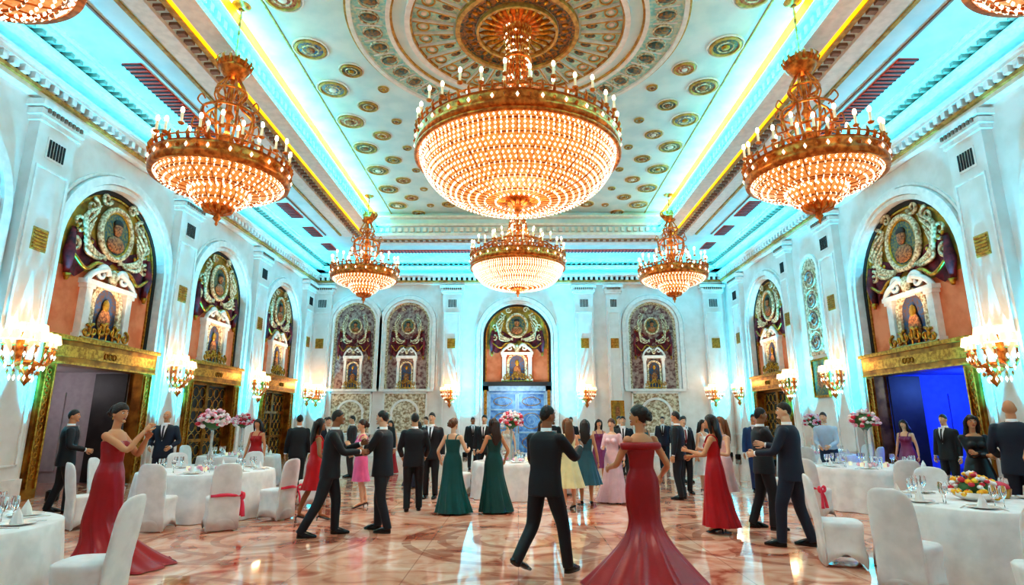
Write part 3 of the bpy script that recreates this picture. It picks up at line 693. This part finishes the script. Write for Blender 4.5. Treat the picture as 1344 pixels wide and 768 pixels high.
chair(-3.55,5.15,*T4); chair(-6.1,6.35,*T4)
for i in range(5):
    a=i*1.2+1.7; 
    if i!=2: chair(-7.3+1.5*math.cos(a),15.6+1.5*math.sin(a),-7.3,15.6)
    chair(8.2+1.4*math.cos(a),16.5+1.4*math.sin(a),8.2,16.5)
chair(-1.35,13.6,-.15,13.3); chair(1.05,13.6,-.15,13.3)
# ---------------------------------------------------------------- people
def remesh(parts,vox,it=3):
    mb=MB()
    for g in parts: mb.add(g,M_wall)
    o=mb.build('tmp')
    m=o.modifiers.new('r','REMESH'); m.mode='VOXEL'; m.voxel_size=vox
    s=o.modifiers.new('s','SMOOTH'); s.factor=.5; s.iterations=it
    dg=bpy.context.evaluated_depsgraph_get(); e=o.evaluated_get(dg); me=e.to_mesh()
    n=len(me.vertices); v=np.empty(n*3); me.vertices.foreach_get('co',v)
    f=[tuple(p.vertices) for p in me.polygons]
    e.to_mesh_clear(); me0=o.data; bpy.data.objects.remove(o); bpy.data.meshes.remove(me0)
    return v.reshape(-1,3),f
def ik(a,b,l1,l2,hint):
    d=b-a; Ln=np.linalg.norm(d); u=d/Ln; Lc=min(Ln,(l1+l2)*.995); Lc=max(Lc,abs(l1-l2)+.02); b=a+u*Lc
    x=(l1*l1-l2*l2+Lc*Lc)/(2*Lc); h=math.sqrt(max(l1*l1-x*x,0)); p=np.array(hint,float); p=p-np.dot(p,u)*u; p/=np.linalg.norm(p)+1e-9
    return a+u*x+p*h,b
SK={'a':'#e8b08c','b':'#d09066','c':'#9c6440','d':'#6b412a'}
def hand(mb,w,d,pn,m,s=1.0,curl=.5):
    d=d/np.linalg.norm(d); pn=pn-np.dot(pn,d)*d; pn/=np.linalg.norm(pn)+1e-9; sd=np.cross(d,pn)
    mb.add(tube([w-d*.03*s,w,w+d*.04*s,w+d*.085*s],[.024*s,.027*s,.038*s,.036*s],10,.45,pn),m,True)
    for k,(o,l) in enumerate(((-.030,.062),(-.011,.073),(.010,.069),(.029,.054))):
        p=w+d*.07*s+sd*o*s; P=[p]; a=.15+curl*.25
        for j,q_ in enumerate((.45,.32,.25)):
            p=p+(d*math.cos(a)+pn*math.sin(a)+sd*o*2)*l*q_*s*1.1; P.append(p); a+=curl*.75
        mb.add(tube(P,[.0095*s,.009*s,.008*s,.006*s],7),m,True)
    p=w+d*.02*s-sd*.025*s; P=[p,p+(d*.6-sd*.7+pn*.25)*.035*s,p+(d*1.25-sd*.75+pn*.5)*.045*s,p+(d*1.9-sd*.7+pn*.8)*.042*s]
    mb.add(tube(P,[.013*s,.012*s,.010*s,.007*s],7),m,True)
def figure(name,x,y,face,H=1.76,fem=False,skin='a',hair='short',hc='#17100c',col='#14151c',col2=None,RH=None,LH=None,RF=None,LF=None,lean=(0,0),hy=0,hp=0,
           skirt=None,neck='strap',vox=.015,tie=None,coat=True,sleeve=False,heel=0):
    S=H/1.76; mb=MB()
    ms=mat('skin_'+skin,SK[skin],.5,c2=SK[skin],scale=10); mh=mat('hair_'+hc.strip('#'),hc,.4,c2='#2a1c14' if hc<'#3' else hc,scale=40,bump=.4,bscale=60)
    mc=mat('cloth_'+col.strip('#'),col,.6 if not fem else .36,bump=.15,bscale=14)
    mt=mat('cloth_'+(col2 or col).strip('#'),col2 or col,.6 if not fem else .36,bump=.15,bscale=14)
    lx,ly=lean; zp=.95
    def B(p):
        p=np.array(p,float); h=np.clip(p[...,2]-zp,0,None)
        q_=p.copy(); q_[...,0]=p[...,0]+h*math.sin(lx); q_[...,1]=p[...,1]+h*math.sin(ly)
        return q_
    def Bg(g): return B(g[0]),g[1]
    shw=.155 if fem else .185
    if fem: tor=[(.84,.145,.10),(.92,.172,.118),(1.0,.16,.108),(1.1,.118,.088),(1.18,.122,.09),(1.28,.145,.1),(1.36,.15,.09),(1.41,.12,.075),(1.45,.07,.06)]
    else: tor=[(.84,.15,.10),(.93,.168,.115),(1.05,.155,.108),(1.16,.16,.11),(1.28,.182,.12),(1.37,.185,.11),(1.42,.15,.09),(1.46,.08,.065)]
    def torso(off,z0=0,z1=9,n=28):
        zs=[z for z,_,_ in tor]; out=[]
        lo=max(z0,zs[0]); hi=min(z1,zs[-1])
        for z in np.linspace(lo,hi,14):
            out.append(ring(0,.0,z,np.interp(z,zs,[t[1] for t in tor])+off,np.interp(z,zs,[t[2] for t in tor])+off,n,2.3))
        return Bg(loft(out))
    sh={1:B(V(shw,-.01,1.385)),-1:B(V(-shw,-.01,1.385))}
    RH=V(*(RH or (.27,.04,.82))); LH=V(*(LH or (-.27,.04,.82)))
    RF=RF or (.1,0,0); LF=LF or (-.1,0,0)
    arms={};legs={}
    for sg,h in ((1,RH),(-1,LH)):
        arms[sg]=ik(sh[sg],h,.285,.255,(sg*.45,-.4,-.9))
    longskirt=bool(fem and (skirt or [[0]])[-1][0]<.3)
    for sg,ft in ((1,RF),(-1,LF)):
        an=V(ft[0],ft[1]-.03-(.04 if ft[2]>.02 else 0),.085+ft[2]+heel); hp_=V(sg*.09,0,.90); Ld=np.linalg.norm(an-hp_)
        bend=1.006 if ft[2]<.02 else 1.05
        k,a_=ik(hp_,an,.512*Ld*bend,.488*Ld*bend,(sg*.12,1,0)); legs[sg]=(hp_,k,a_,ft)
    def armpath(sg,end=1.0):
        e,w=arms[sg]; s0=sh[sg]; w2=e+(w-e)*end
        return [s0+(s0-e)*.05,s0*.5+e*.5,e,e*.5+w2*.5,w2]
    neckp=[B(V(0,-.01,1.42)),B(V(0,.0,1.49)),B(V(0,.01,1.56))]
    hcn=B(V(0,.015,1.635))
    cyw,syw=math.cos(hy),math.sin(hy); cp,sp=math.cos(hp),math.sin(hp)
    Mh=np.array([[cyw,-syw,0],[syw,cyw,0],[0,0,1]])@np.array([[1,0,0],[0,cp,-sp],[0,sp,cp]])
    def HT(g): return (g[0]@Mh.T)+hcn,g[1]
    def headshape(fun=None,n=22,m=16):
        rings=[]
        for i in range(m+1):
            p=-pi/2+pi*i/m; t=np.arange(n)*2*pi/n; cz=max(math.cos(p),.03); dz=math.sin(p)
            dx=np.cos(t)*cz; dy=np.sin(t)*cz
            X=.072*dx*(1+(.28*dz if dz<0 else .04*dz)); Y=.09*dy*(1+(.12*dz if dz<0 else 0))+(.012*(-dz) if dz<0 else -.004*dz); Z=np.full(n,.112*dz)
            Y=np.where((dy>.5)&(dz<.3),Y*.97,Y)
            k=np.ones(n) if fun is None else fun(dx,dy,dz)
            rings.append(np.stack([X*k,Y*k,Z*k],1))
        return loft(rings)
    parts=[HT(headshape()),tube(neckp,[.058 if not fem else .045]*3,12),HT(ell((0,.090,-.018),(.011,.017,.024),8,6)),HT(ell((.072,-.006,-.012),(.010,.018,.03),8,6)),HT(ell((-.072,-.006,-.012),(.010,.018,.03),8,6)),
           HT(ell((0,.078,-.085),(.026,.02,.02),8,6))]
    parts.append(torso(0))
    if fem:
        for sg in (-1,1): parts.append(Bg(ell((sg*.062,.085,1.27),(.055,.05,.055),12,8)))
        for sg in (-1,1):
            parts.append(tube(smoothpath(armpath(sg),3),[.044,.040,.034,.032,.023],12)); parts.append(ell(tuple(sh[sg]),(.050,.048,.048),10,8))
            hp_,k,a_,ft=legs[sg]
            parts.append(tube(smoothpath([hp_,hp_*.5+k*.5,k,k*.6+a_*.4+V(0,-.015,0),a_],3),[.085,.072,.05,.05,.032] if not longskirt else [.07,.06,.045,.04,.03],12))
            parts.append(tube([a_+V(0,-.02,-.02),a_+V(0,.06,-.035),V(ft[0],ft[1]+.14,.03+ft[2])],[.034,.03,.022],10,.8,(0,0,1)))
    else:
        for sg in (-1,1): parts.append(tube(armpath(sg),[.05,.045,.038,.034,.026],10))
    mb.add(remesh(parts,vox*.85),ms,True)
    if not fem:
        off=.02
        if coat:
            jk=[torso(off,.9)]
            rr=[]
            for z,a,b_ in ((.78,.200,.150),(.86,.196,.146),(.95,.190,.138),(1.05,.177,.13),(1.16,.182,.132)): rr.append(ring(0,0,z,a,b_,28,2.3))
            jk.append(Bg(loft(rr)))
        else: jk=[torso(.014,.9)]
        for sg in (-1,1):
            jk.append(tube(smoothpath(armpath(sg,.93),3),[.068,.062,.053,.05,.042] if coat else [.06,.055,.047,.043,.036],12)); jk.append(ell(tuple(sh[sg]),(.066,.066,.06),12,8))
        mb.add(remesh(jk,vox),mc,True)
        tr=[loft([ring(0,0,z,a,b_,24,2.3) for z,a,b_ in ((.84,.165,.118),(.93,.18,.128),(1.02,.168,.12))])]
        for sg in (-1,1):
            hp_,k,a_,ft=legs[sg]; dn=(a_-k)/np.linalg.norm(a_-k)
            tr.append(tube(smoothpath([hp_+V(0,0,.03),hp_*.5+k*.5,k,k*.5+a_*.5,a_+dn*.035],3),[.1,.093,.074,.066,.06],14))
        mb.add(remesh(tr,vox),mt,True)
        for sg in (-1,1):
            hp_,k,a_,ft=legs[sg]; z=ft[2]
            if z<.02:
                mb.add(loft([ring(ft[0],ft[1]+yy_,zz+z,a,b_,14,2.4) for yy_,zz,a,b_ in ((.05,0,.046,.135),(.05,.03,.046,.135),(.02,.06,.04,.10),(-.04,.10,.036,.05))]),M_shoe,True)
            else:
                toe=V(ft[0],ft[1]+.17,.025); u_=(toe-a_); 
                mb.add(tube([a_-u_*.2+V(0,-.02,0),a_+u_*.1,a_+u_*.6,toe],[.03,.042,.042,.022],12,.75,(0,.5,1)),M_shoe,True)
        if coat:
            zs=[t[0] for t in tor]
            def fy(z,xx):
                rx=np.interp(z,zs,[t[1] for t in tor])+off; ry=np.interp(z,zs,[t[2] for t in tor])+off
                return ry*(max(0,1-abs(xx/rx)**2.3))**(1/2.3)
            def strip(f0,f1,zr,m,o):
                rows=[]
                for z in zr:
                    a,b_=f0(z),f1(z); rows.append(np.array([(a+(b_-a)*j/4,fy(min(z,1.43),a+(b_-a)*j/4)+o,z) for j in range(5)]))
                mb.add(Bg(loft(rows,False,False)),m,True)
            zr=np.linspace(1.12,1.47,9)
            strip(lambda z:-.07*(z-1.1)/.36,lambda z:.07*(z-1.1)/.36,zr,M_white_shirt,.008)
            if tie: strip(lambda z:-.018,lambda z:.018,np.linspace(1.14,1.44,8),mat('tie_'+tie.strip('#'),tie,.5),.013)
            for sg in (-1,1): strip(lambda z:sg*.07*(z-1.1)/.36,lambda z:sg*(.07*(z-1.1)/.36+.035*math.sin(pi*min(1,(z-1.08)/.36))+.006),zr,mat('lapel_satin','#08080c',.3),.012)
        g=lathe([(.064,1.435),(.062,1.50),(.056,1.50)],0,-.003,0,18); mb.add(Bg(g),M_white_shirt,True)
        for sg in (-1,1):
            e,w=arms[sg]; u=(w-e)/np.linalg.norm(w-e); mb.add(tube([e+(w-e)*.88,w-u*.002],[.034,.034],12),M_white_shirt,True)
    else:
        top={'strap':1.35,'off':1.33,'high':1.41,'strapless':1.33}[neck]
        bo=[torso(.010,.9,top)]
        for sg in (-1,1): bo.append(Bg(ell((sg*.062,.088,1.27),(.062,.056,.06),12,8)))
        if sleeve:
            for sg in (-1,1): bo.append(tube(armpath(sg,.9),[.056,.052,.045,.042,.034],12)); bo.append(ell(tuple(sh[sg]),(.06,.058,.055),10,8))
        mb.add(remesh(bo,vox*.8,2),mc,True)
        if neck=='strap':
            for sg in (-1,1): mb.add(Bg(tube(smoothpath([(sg*.09,.10,1.32),(sg*.10,.06,1.41),(sg*.10,0,1.435),(sg*.09,-.07,1.40),(sg*.08,-.095,1.32)],3),.012,6)),mc,True)
        if neck=='off':
            t=np.arange(40)*2*pi/40; P=np.stack([(shw+.052)*np.cos(t),.095*np.sin(t)-.005,np.full(40,1.325)],1)
            g=tube(P,.032,8,1.3,(0,0,1),wrap=True); mb.add(Bg(g),mc,True)
        sk=skirt or [(1.06,.13,.10,0,0,0),(.92,.19,.135,0,0,0),(.7,.2,.15,0,0,.02),(.3,.26,.22,0,0,.06),(.02,.34,.3,0,0,.08)]
        sk=[np.array(q_,float) for q_ in sk]; pts=smoothpath(sk,6)
        rn=11; n=132
        rr=[]
        for q_ in pts:
            t=np.arange(n)*2*pi/n; r0=ring(q_[3],q_[4],q_[0],q_[1],q_[2],n,2.1)
            wv=np.sin(rn*t+q_[0]*1.5)*.6+.4*np.sin((rn-4)*t+1.3-q_[0]*2)+.25*np.sin((rn+8)*t+q_[0])
            r0[:,0]=q_[3]+(r0[:,0]-q_[3])*(1+q_[5]*wv); r0[:,1]=q_[4]+(r0[:,1]-q_[4])*(1+q_[5]*wv); rr.append(r0)
        g=loft(rr,False); g[0][:,2]=np.maximum(g[0][:,2],.006)
        if lx or ly: g=Bg(g)
        mb.add(g,mc,True)
        if rr[-1][0][2]<.75:
            g2=loft([rr[-1],rr[-1]*np.array([.97,.97,1])+np.array([0,0,.02])],False); g2[0][:,2]=np.maximum(g2[0][:,2],.006); mb.add(g2,mc,True)
        mshoe=mat('heel_shoe','#8f1a24' if col in('#b01018','#d01820') else '#2a1a16',.25)
        for sg in (-1,1):
            hp_,k,a_,ft=legs[sg]
            mb.add(tube([V(ft[0],ft[1]-.06,.075+ft[2]),V(ft[0],ft[1]+.03,.045+ft[2]),V(ft[0],ft[1]+.12,.018+ft[2]),V(ft[0],ft[1]+.17,.016+ft[2])],[.032,.032,.036,.014],10,.5,(0,0,1)),mshoe,True)
            mb.add(tube([V(ft[0],ft[1]-.07,.07+ft[2]),V(ft[0],ft[1]-.075,.0+ft[2])],[.014,.006],6),mshoe)
        for sg in (-1,1): mb.add(HT(ell((sg*.077,0,-.055),(.006,.006,.018),6,5)),M_gold,True)
    for sg in (-1,1):
        e,w=arms[sg]; d=w-e; pn=V(-sg,.15,-.1); hand(mb,w,d,pn,ms,1.0 if not fem else .9,.5)
    for sg in (-1,1):
        mb.add(HT(ell((sg*.027,.0775,.008),(.0125,.008,.0075),8,6)),M_eye,True); mb.add(HT(ell((sg*.027,.083,.008),(.006,.005,.006),8,5)),M_iris,True)
        mb.add(HT(tube([(sg*.042,.074,.024),(sg*.03,.083,.031),(sg*.014,.085,.027)],[.002,.004,.003],5)),M_brow,True)
    mb.add(HT(ell((0,.0855,-.056),(.022 if fem else .02,.008,.008 if fem else .006),10,6)),M_lip if fem else mat('lip_m','#8c4a3e',.5),True)
    vol=.12 if fem else .055
    def hf(dx,dy,dz):
        b_=(-.22+.68*dy) if fem else (-.10+.60*dy)
        s=np.clip((dz-b_)/.2,0,1); s=s*s*(3-2*s); return .955+(vol+.045)*s
    if hair!='bald': mb.add(HT(headshape(fun=hf,n=32,m=24)),mh,True)
    if hair in('bun','updo'):
        mb.add(HT(ell((0,-.105,-.005),(.05,.045,.048),14,10)),mh,True); mb.add(HT(ell((0,-.065,.03),(.072,.055,.07),14,10)),mh,True)
        for k in range(5):
            a=k*1.256; mb.add(HT(ell((.03*math.cos(a),-.125,-.005+.03*math.sin(a)),(.024,.022,.024),8,6)),mh,True)
    if hair=='long' or hair=='wavy':
        rr=[]
        for t in np.linspace(0,1,14):
            z=.06-.46*t; w_=np.interp(t,[0,.2,.5,.8,1],[.06,.088,.105,.09,.03]); dpt=np.interp(t,[0,.2,.6,1],[.05,.05,.045,.02])
            rr.append(ring(.012*math.sin(t*12)*(hair=='wavy'),-.065-.05*min(1,t*1.6),z,w_*(1+.05*math.sin(t*20)*(hair=='wavy')),dpt,28,2.2,.06,7,t*5))
        g=loft(rr); g=((g[0]@np.array([[cyw,-syw,0],[syw,cyw,0],[0,0,1]]).T)+hcn,g[1]); mb.add(g,mh,True)
        for sg in (-1,1): mb.add(HT(tube(smoothpath([(sg*.05,.03,.085),(sg*.08,.01,.02),(sg*.085,-.01,-.08),(sg*.09,-.02,-.18)],3),[.02,.028,.03,.012],8)),mh,True)
    for i in range(len(mb.v)): mb.v[i]=mb.v[i]*S
    return mb.build(name,(x,y,0),math.radians(face))
SUIT='#101118'; NAVY='#131c30'
MERM=[(1.08,.128,.098,0,0,0),(.93,.182,.132,0,0,0),(.75,.182,.14,0,0,.01),(.56,.17,.15,0,-.02,.03),(.38,.25,.25,-.03,-.08,.09),(.18,.44,.44,-.10,-.20,.12),(.01,.62,.64,-.16,-.32,.14)]
ALINE=[(1.08,.128,.098,0,0,0),(.93,.185,.135,0,0,0),(.7,.2,.16,0,0,.02),(.35,.26,.23,.02,-.01,.07),(.03,.34,.30,.05,-.02,.10)]
SHORT=[(1.08,.128,.098,0,0,0),(.93,.184,.134,0,0,0),(.75,.195,.145,0,0,.02),(.52,.23,.18,0,-.02,.05)]
KNEE=[(1.08,.128,.098,0,0,0),(.93,.186,.136,0,0,.01),(.7,.24,.2,0,0,.05),(.42,.32,.28,0,0,.09)]
figure('dancing_man',.30,6.78,-38,1.80,skin='c',hc='#120c0a',RH=(.20,.42,1.28),LH=(-.16,.34,1.15),RF=(.18,.18,0),LF=(-.16,-.24,.06),hy=-.35,vox=.010,lean=(.03,.03),tie='#101010')
figure('woman_in_red_gown',1.32,6.45,18,1.79,True,'b','bun','#1a100c','#a40c16',neck='off',skirt=MERM,RH=(.33,.16,1.0),LH=(-.20,.36,1.08),hy=.75,vox=.010,heel=.05)
figure('clapping_woman_in_red',-4.75,6.95,-85,1.83,True,'b','bun','#1c100b','#a40c16',neck='strapless',skirt=[(1.08,.128,.098,0,0,0),(.93,.182,.132,0,0,0),(.75,.185,.15,0,0,.01),(.5,.20,.19,0,.0,.03),(.28,.26,.25,0,.08,.06),(.1,.38,.40,0,.18,.09),(.01,.45,.5,0,.26,.1)],RH=(.05,.34,1.44),LH=(-.06,.32,1.36),vox=.010,hp=-.08,hy=-.35)
figure('guest_man',-8.3,10.9,-50,1.84,skin='b',RH=(.2,.25,1.05),hy=-.4,vox=.014,RF=(.14,.12,0),LF=(-.14,-.12,0),tie='#202020')
figure('guest_man',-7.9,13.2,-170,1.86,skin='b',col=NAVY,hair='bald',RH=(.2,.2,1.0),LH=(-.2,.2,1.0),tie='#30303a')
figure('dancing_woman_short_red',-3.46,10.15,-60,1.67,True,'c','wavy','#17100c','#c80c18',skirt=SHORT,RH=(.25,.25,1.0),LH=(-.12,.40,1.2),RF=(.1,.16,0),LF=(-.1,-.16,0),heel=.04,lean=(.04,.04))
figure('dancing_man',-2.78,8.85,-75,1.79,skin='c',RH=(.15,.42,1.15),LH=(-.2,.42,1.25),RF=(.12,-.30,0),LF=(-.10,.14,0),lean=(0,.07),vox=.012,hc='#15100e')
figure('dancing_woman_pink',-3.05,11.6,120,1.66,True,'a','updo','#3a241a','#f06a9a',skirt=SHORT,RH=(.2,.3,1.25),LH=(-.2,.3,1.25),heel=.04,RF=(.1,-.14,0))
figure('dancing_man',-2.08,9.2,80,1.79,skin='a',RH=(.18,.42,1.2),LH=(-.16,.4,1.1),RF=(.12,.12,0),LF=(-.14,-.14,0),vox=.012,hc='#1c120c',tie='#101014',lean=(0,.04))
figure('guest_man',-1.95,11.15,10,1.78,skin='b',RH=(.22,.2,.95),LH=(-.22,.2,.95),vox=.013,RF=(.12,.12,0))
figure('guest_man',-1.9,13.0,175,1.82,skin='a',tie='#101014')
figure('dancing_woman_teal',-1.2,10.95,-15,1.68,True,'a','bun','#6a3a20','#0c4e4a',skirt=ALINE,RH=(.22,.3,1.15),LH=(-.3,.1,.95),heel=.03,vox=.013,hy=-.4)
figure('dancing_woman_green',-.45,11.05,30,1.68,True,'b','wavy','#3a2014','#0a423c',skirt=ALINE,RH=(.3,.1,.95),LH=(-.2,.3,1.1),heel=.03,vox=.013)
figure('guest_woman_yellow',.95,11.4,20,1.68,True,'a','long','#7a4a28','#f0d9a0',skirt=KNEE,RH=(.25,.3,1.2),heel=.04)
figure('guest_woman_patterned_dress',1.35,12.0,-10,1.66,True,'b','wavy','#24160f','#2f5a66',skirt=KNEE,heel=.04)
figure('guest_woman_lace_gown',1.95,12.35,150,1.68,True,'a','updo','#5a3420','#e6bcc0',skirt=ALINE,RH=(.1,.3,1.15),sleeve=True,neck='high',heel=.03)
figure('guest_man',2.65,15.0,170,1.76,skin='a',tie='#101014')
figure('guest_man',3.45,12.9,60,1.84,skin='b')
figure('guest_man',3.85,13.9,-170,1.74,skin='a',tie='#7a1018')
figure('dancing_woman_red_dress',2.98,9.15,60,1.72,True,'b','wavy','#22120c','#b80c16',skirt=[(1.08,.128,.098,0,0,0),(.93,.184,.134,0,0,0),(.7,.2,.17,0,0,.02),(.4,.22,.21,0,-.02,.05),(.1,.27,.27,0,-.05,.08)],RH=(.05,.36,1.1),LH=(-.2,.35,1.2),neck='strap',heel=.04,vox=.013)
figure('dancing_woman_pale_pink',3.4,9.95,100,1.70,True,'a','long','#8a5430','#f0c8c6',skirt=SHORT,RH=(.1,.38,1.2),LH=(-.2,.3,1.15),RF=(.1,-.15,0),heel=.04,vox=.013)
figure('dancing_man',3.85,9.45,-95,1.84,skin='c',hc='#0e0a08',RH=(.1,.38,1.2),LH=(-.15,.40,1.3),RF=(.12,.06,0),LF=(-.12,-.16,0),vox=.013)
figure('dancing_man',3.68,8.15,50,1.88,skin='a',col=NAVY,hc='#1a110c',RH=(.2,.36,1.2),LH=(-.2,.36,1.1),RF=(.14,-.1,0),LF=(-.13,.18,0),vox=.011,hy=.5)
figure('guest_man',5.6,14.1,160,1.80,skin='b',col='#1d3a6a',tie='#20203a')
figure('guest_man',7.3,14.1,140,1.84,skin='a',col='#b9cfe6',col2='#20304e',coat=False,RH=(.1,.35,1.0),LH=(-.1,.35,1.0),lean=(0,.25),hc='#3a2a20')
figure('guest_woman_dark_dress',7.3,9.6,160,1.72,True,'b','wavy','#100b0a','#15121a',skirt=KNEE,sleeve=True,neck='high',RH=(-.08,.26,1.12),LH=(.08,.24,1.15),heel=.03)
figure('guest_man',7.25,8.75,-40,1.93,skin='b',col=NAVY,hair='bald',RH=(.2,.25,1.0),LH=(-.2,.25,1.0),vox=.012)
figure('guest_woman_white_dress',7.0,7.95,120,1.80,True,'b','wavy','#17100c','#ece6e2',skirt=ALINE,RH=(.15,.3,1.1),heel=.03)
for (x,y,f,h,s,c) in ((-5.2,14.0,20,1.78,'b',SUIT),(-4.8,14.9,-150,1.74,'a',NAVY),(-.9,15.8,170,1.8,'a',SUIT),(4.6,16.5,-160,1.78,'c',SUIT),(1.0,17.5,0,1.8,'a',SUIT),(5.0,15.1,150,1.76,'a','#2a3a4c'),(-3.7,16.5,180,1.8,'b',SUIT),(-5.0,17.8,120,1.8,'a','#3a3030'),(6.0,18.4,200,1.75,'b',SUIT),
    (-2.9,18.6,150,1.78,'a',NAVY),(3.2,18.8,200,1.8,'a',SUIT),(1.8,20.2,170,1.78,'b',SUIT),(-6.4,19.6,190,1.76,'a',SUIT),(5.0,20.5,160,1.8,'a',NAVY),(-1.6,20.8,190,1.78,'c',SUIT),(9.3,13.0,110,1.78,'a',SUIT)):
    figure('guest_man',x,y,f,h,skin=s,col=c,tie='#101014',vox=.018)
for (x,y,f,h,s,hr,c,sk) in ((-6.1,13.8,170,1.68,'b','long','#b01018',ALINE),(2.2,16.2,190,1.68,'a','wavy','#8a3060',KNEE),(-.3,16.9,160,1.66,'a','updo','#e8d8d0',ALINE),(4.4,14.2,-150,1.66,'a','long','#f0ece8',KNEE),(-2.6,15.2,140,1.66,'b','long','#303040',ALINE),(.6,14.8,200,1.66,'b','wavy','#d8b070',KNEE),
    (-4.1,19.0,170,1.66,'a','long','#b01018',ALINE),(4.1,19.4,190,1.66,'b','updo','#2f5a66',ALINE),(9.2,14.2,120,1.66,'a','wavy','#8a3060',KNEE)):
    figure('guest_woman',x,y,f,h,True,s,hr,'#24160f',c,skirt=sk,vox=.018,heel=.03)
# ---------------------------------------------------------------- world, camera
w=bpy.data.worlds.new('World'); bpy.context.scene.world=w; w.use_nodes=True
bg=w.node_tree.nodes['Background']; bg.inputs[0].default_value=(1,.92,.87,1); bg.inputs[1].default_value=.42
cam=bpy.data.cameras.new('camera'); co=bpy.data.objects.new('camera',cam); bpy.context.collection.objects.link(co)
cam.sensor_width=36; cam.lens=36*756/1344; cam.clip_end=200
co.location=(0,0,CH); co.rotation_euler=(math.radians(90+12.67),0,math.radians(.6))
bpy.context.scene.camera=co
vs=bpy.context.scene.view_settings
vs.view_transform='Standard'; vs.exposure=-.22
try: vs.look='Medium High Contrast'
except Exception as ex: print('look',ex)
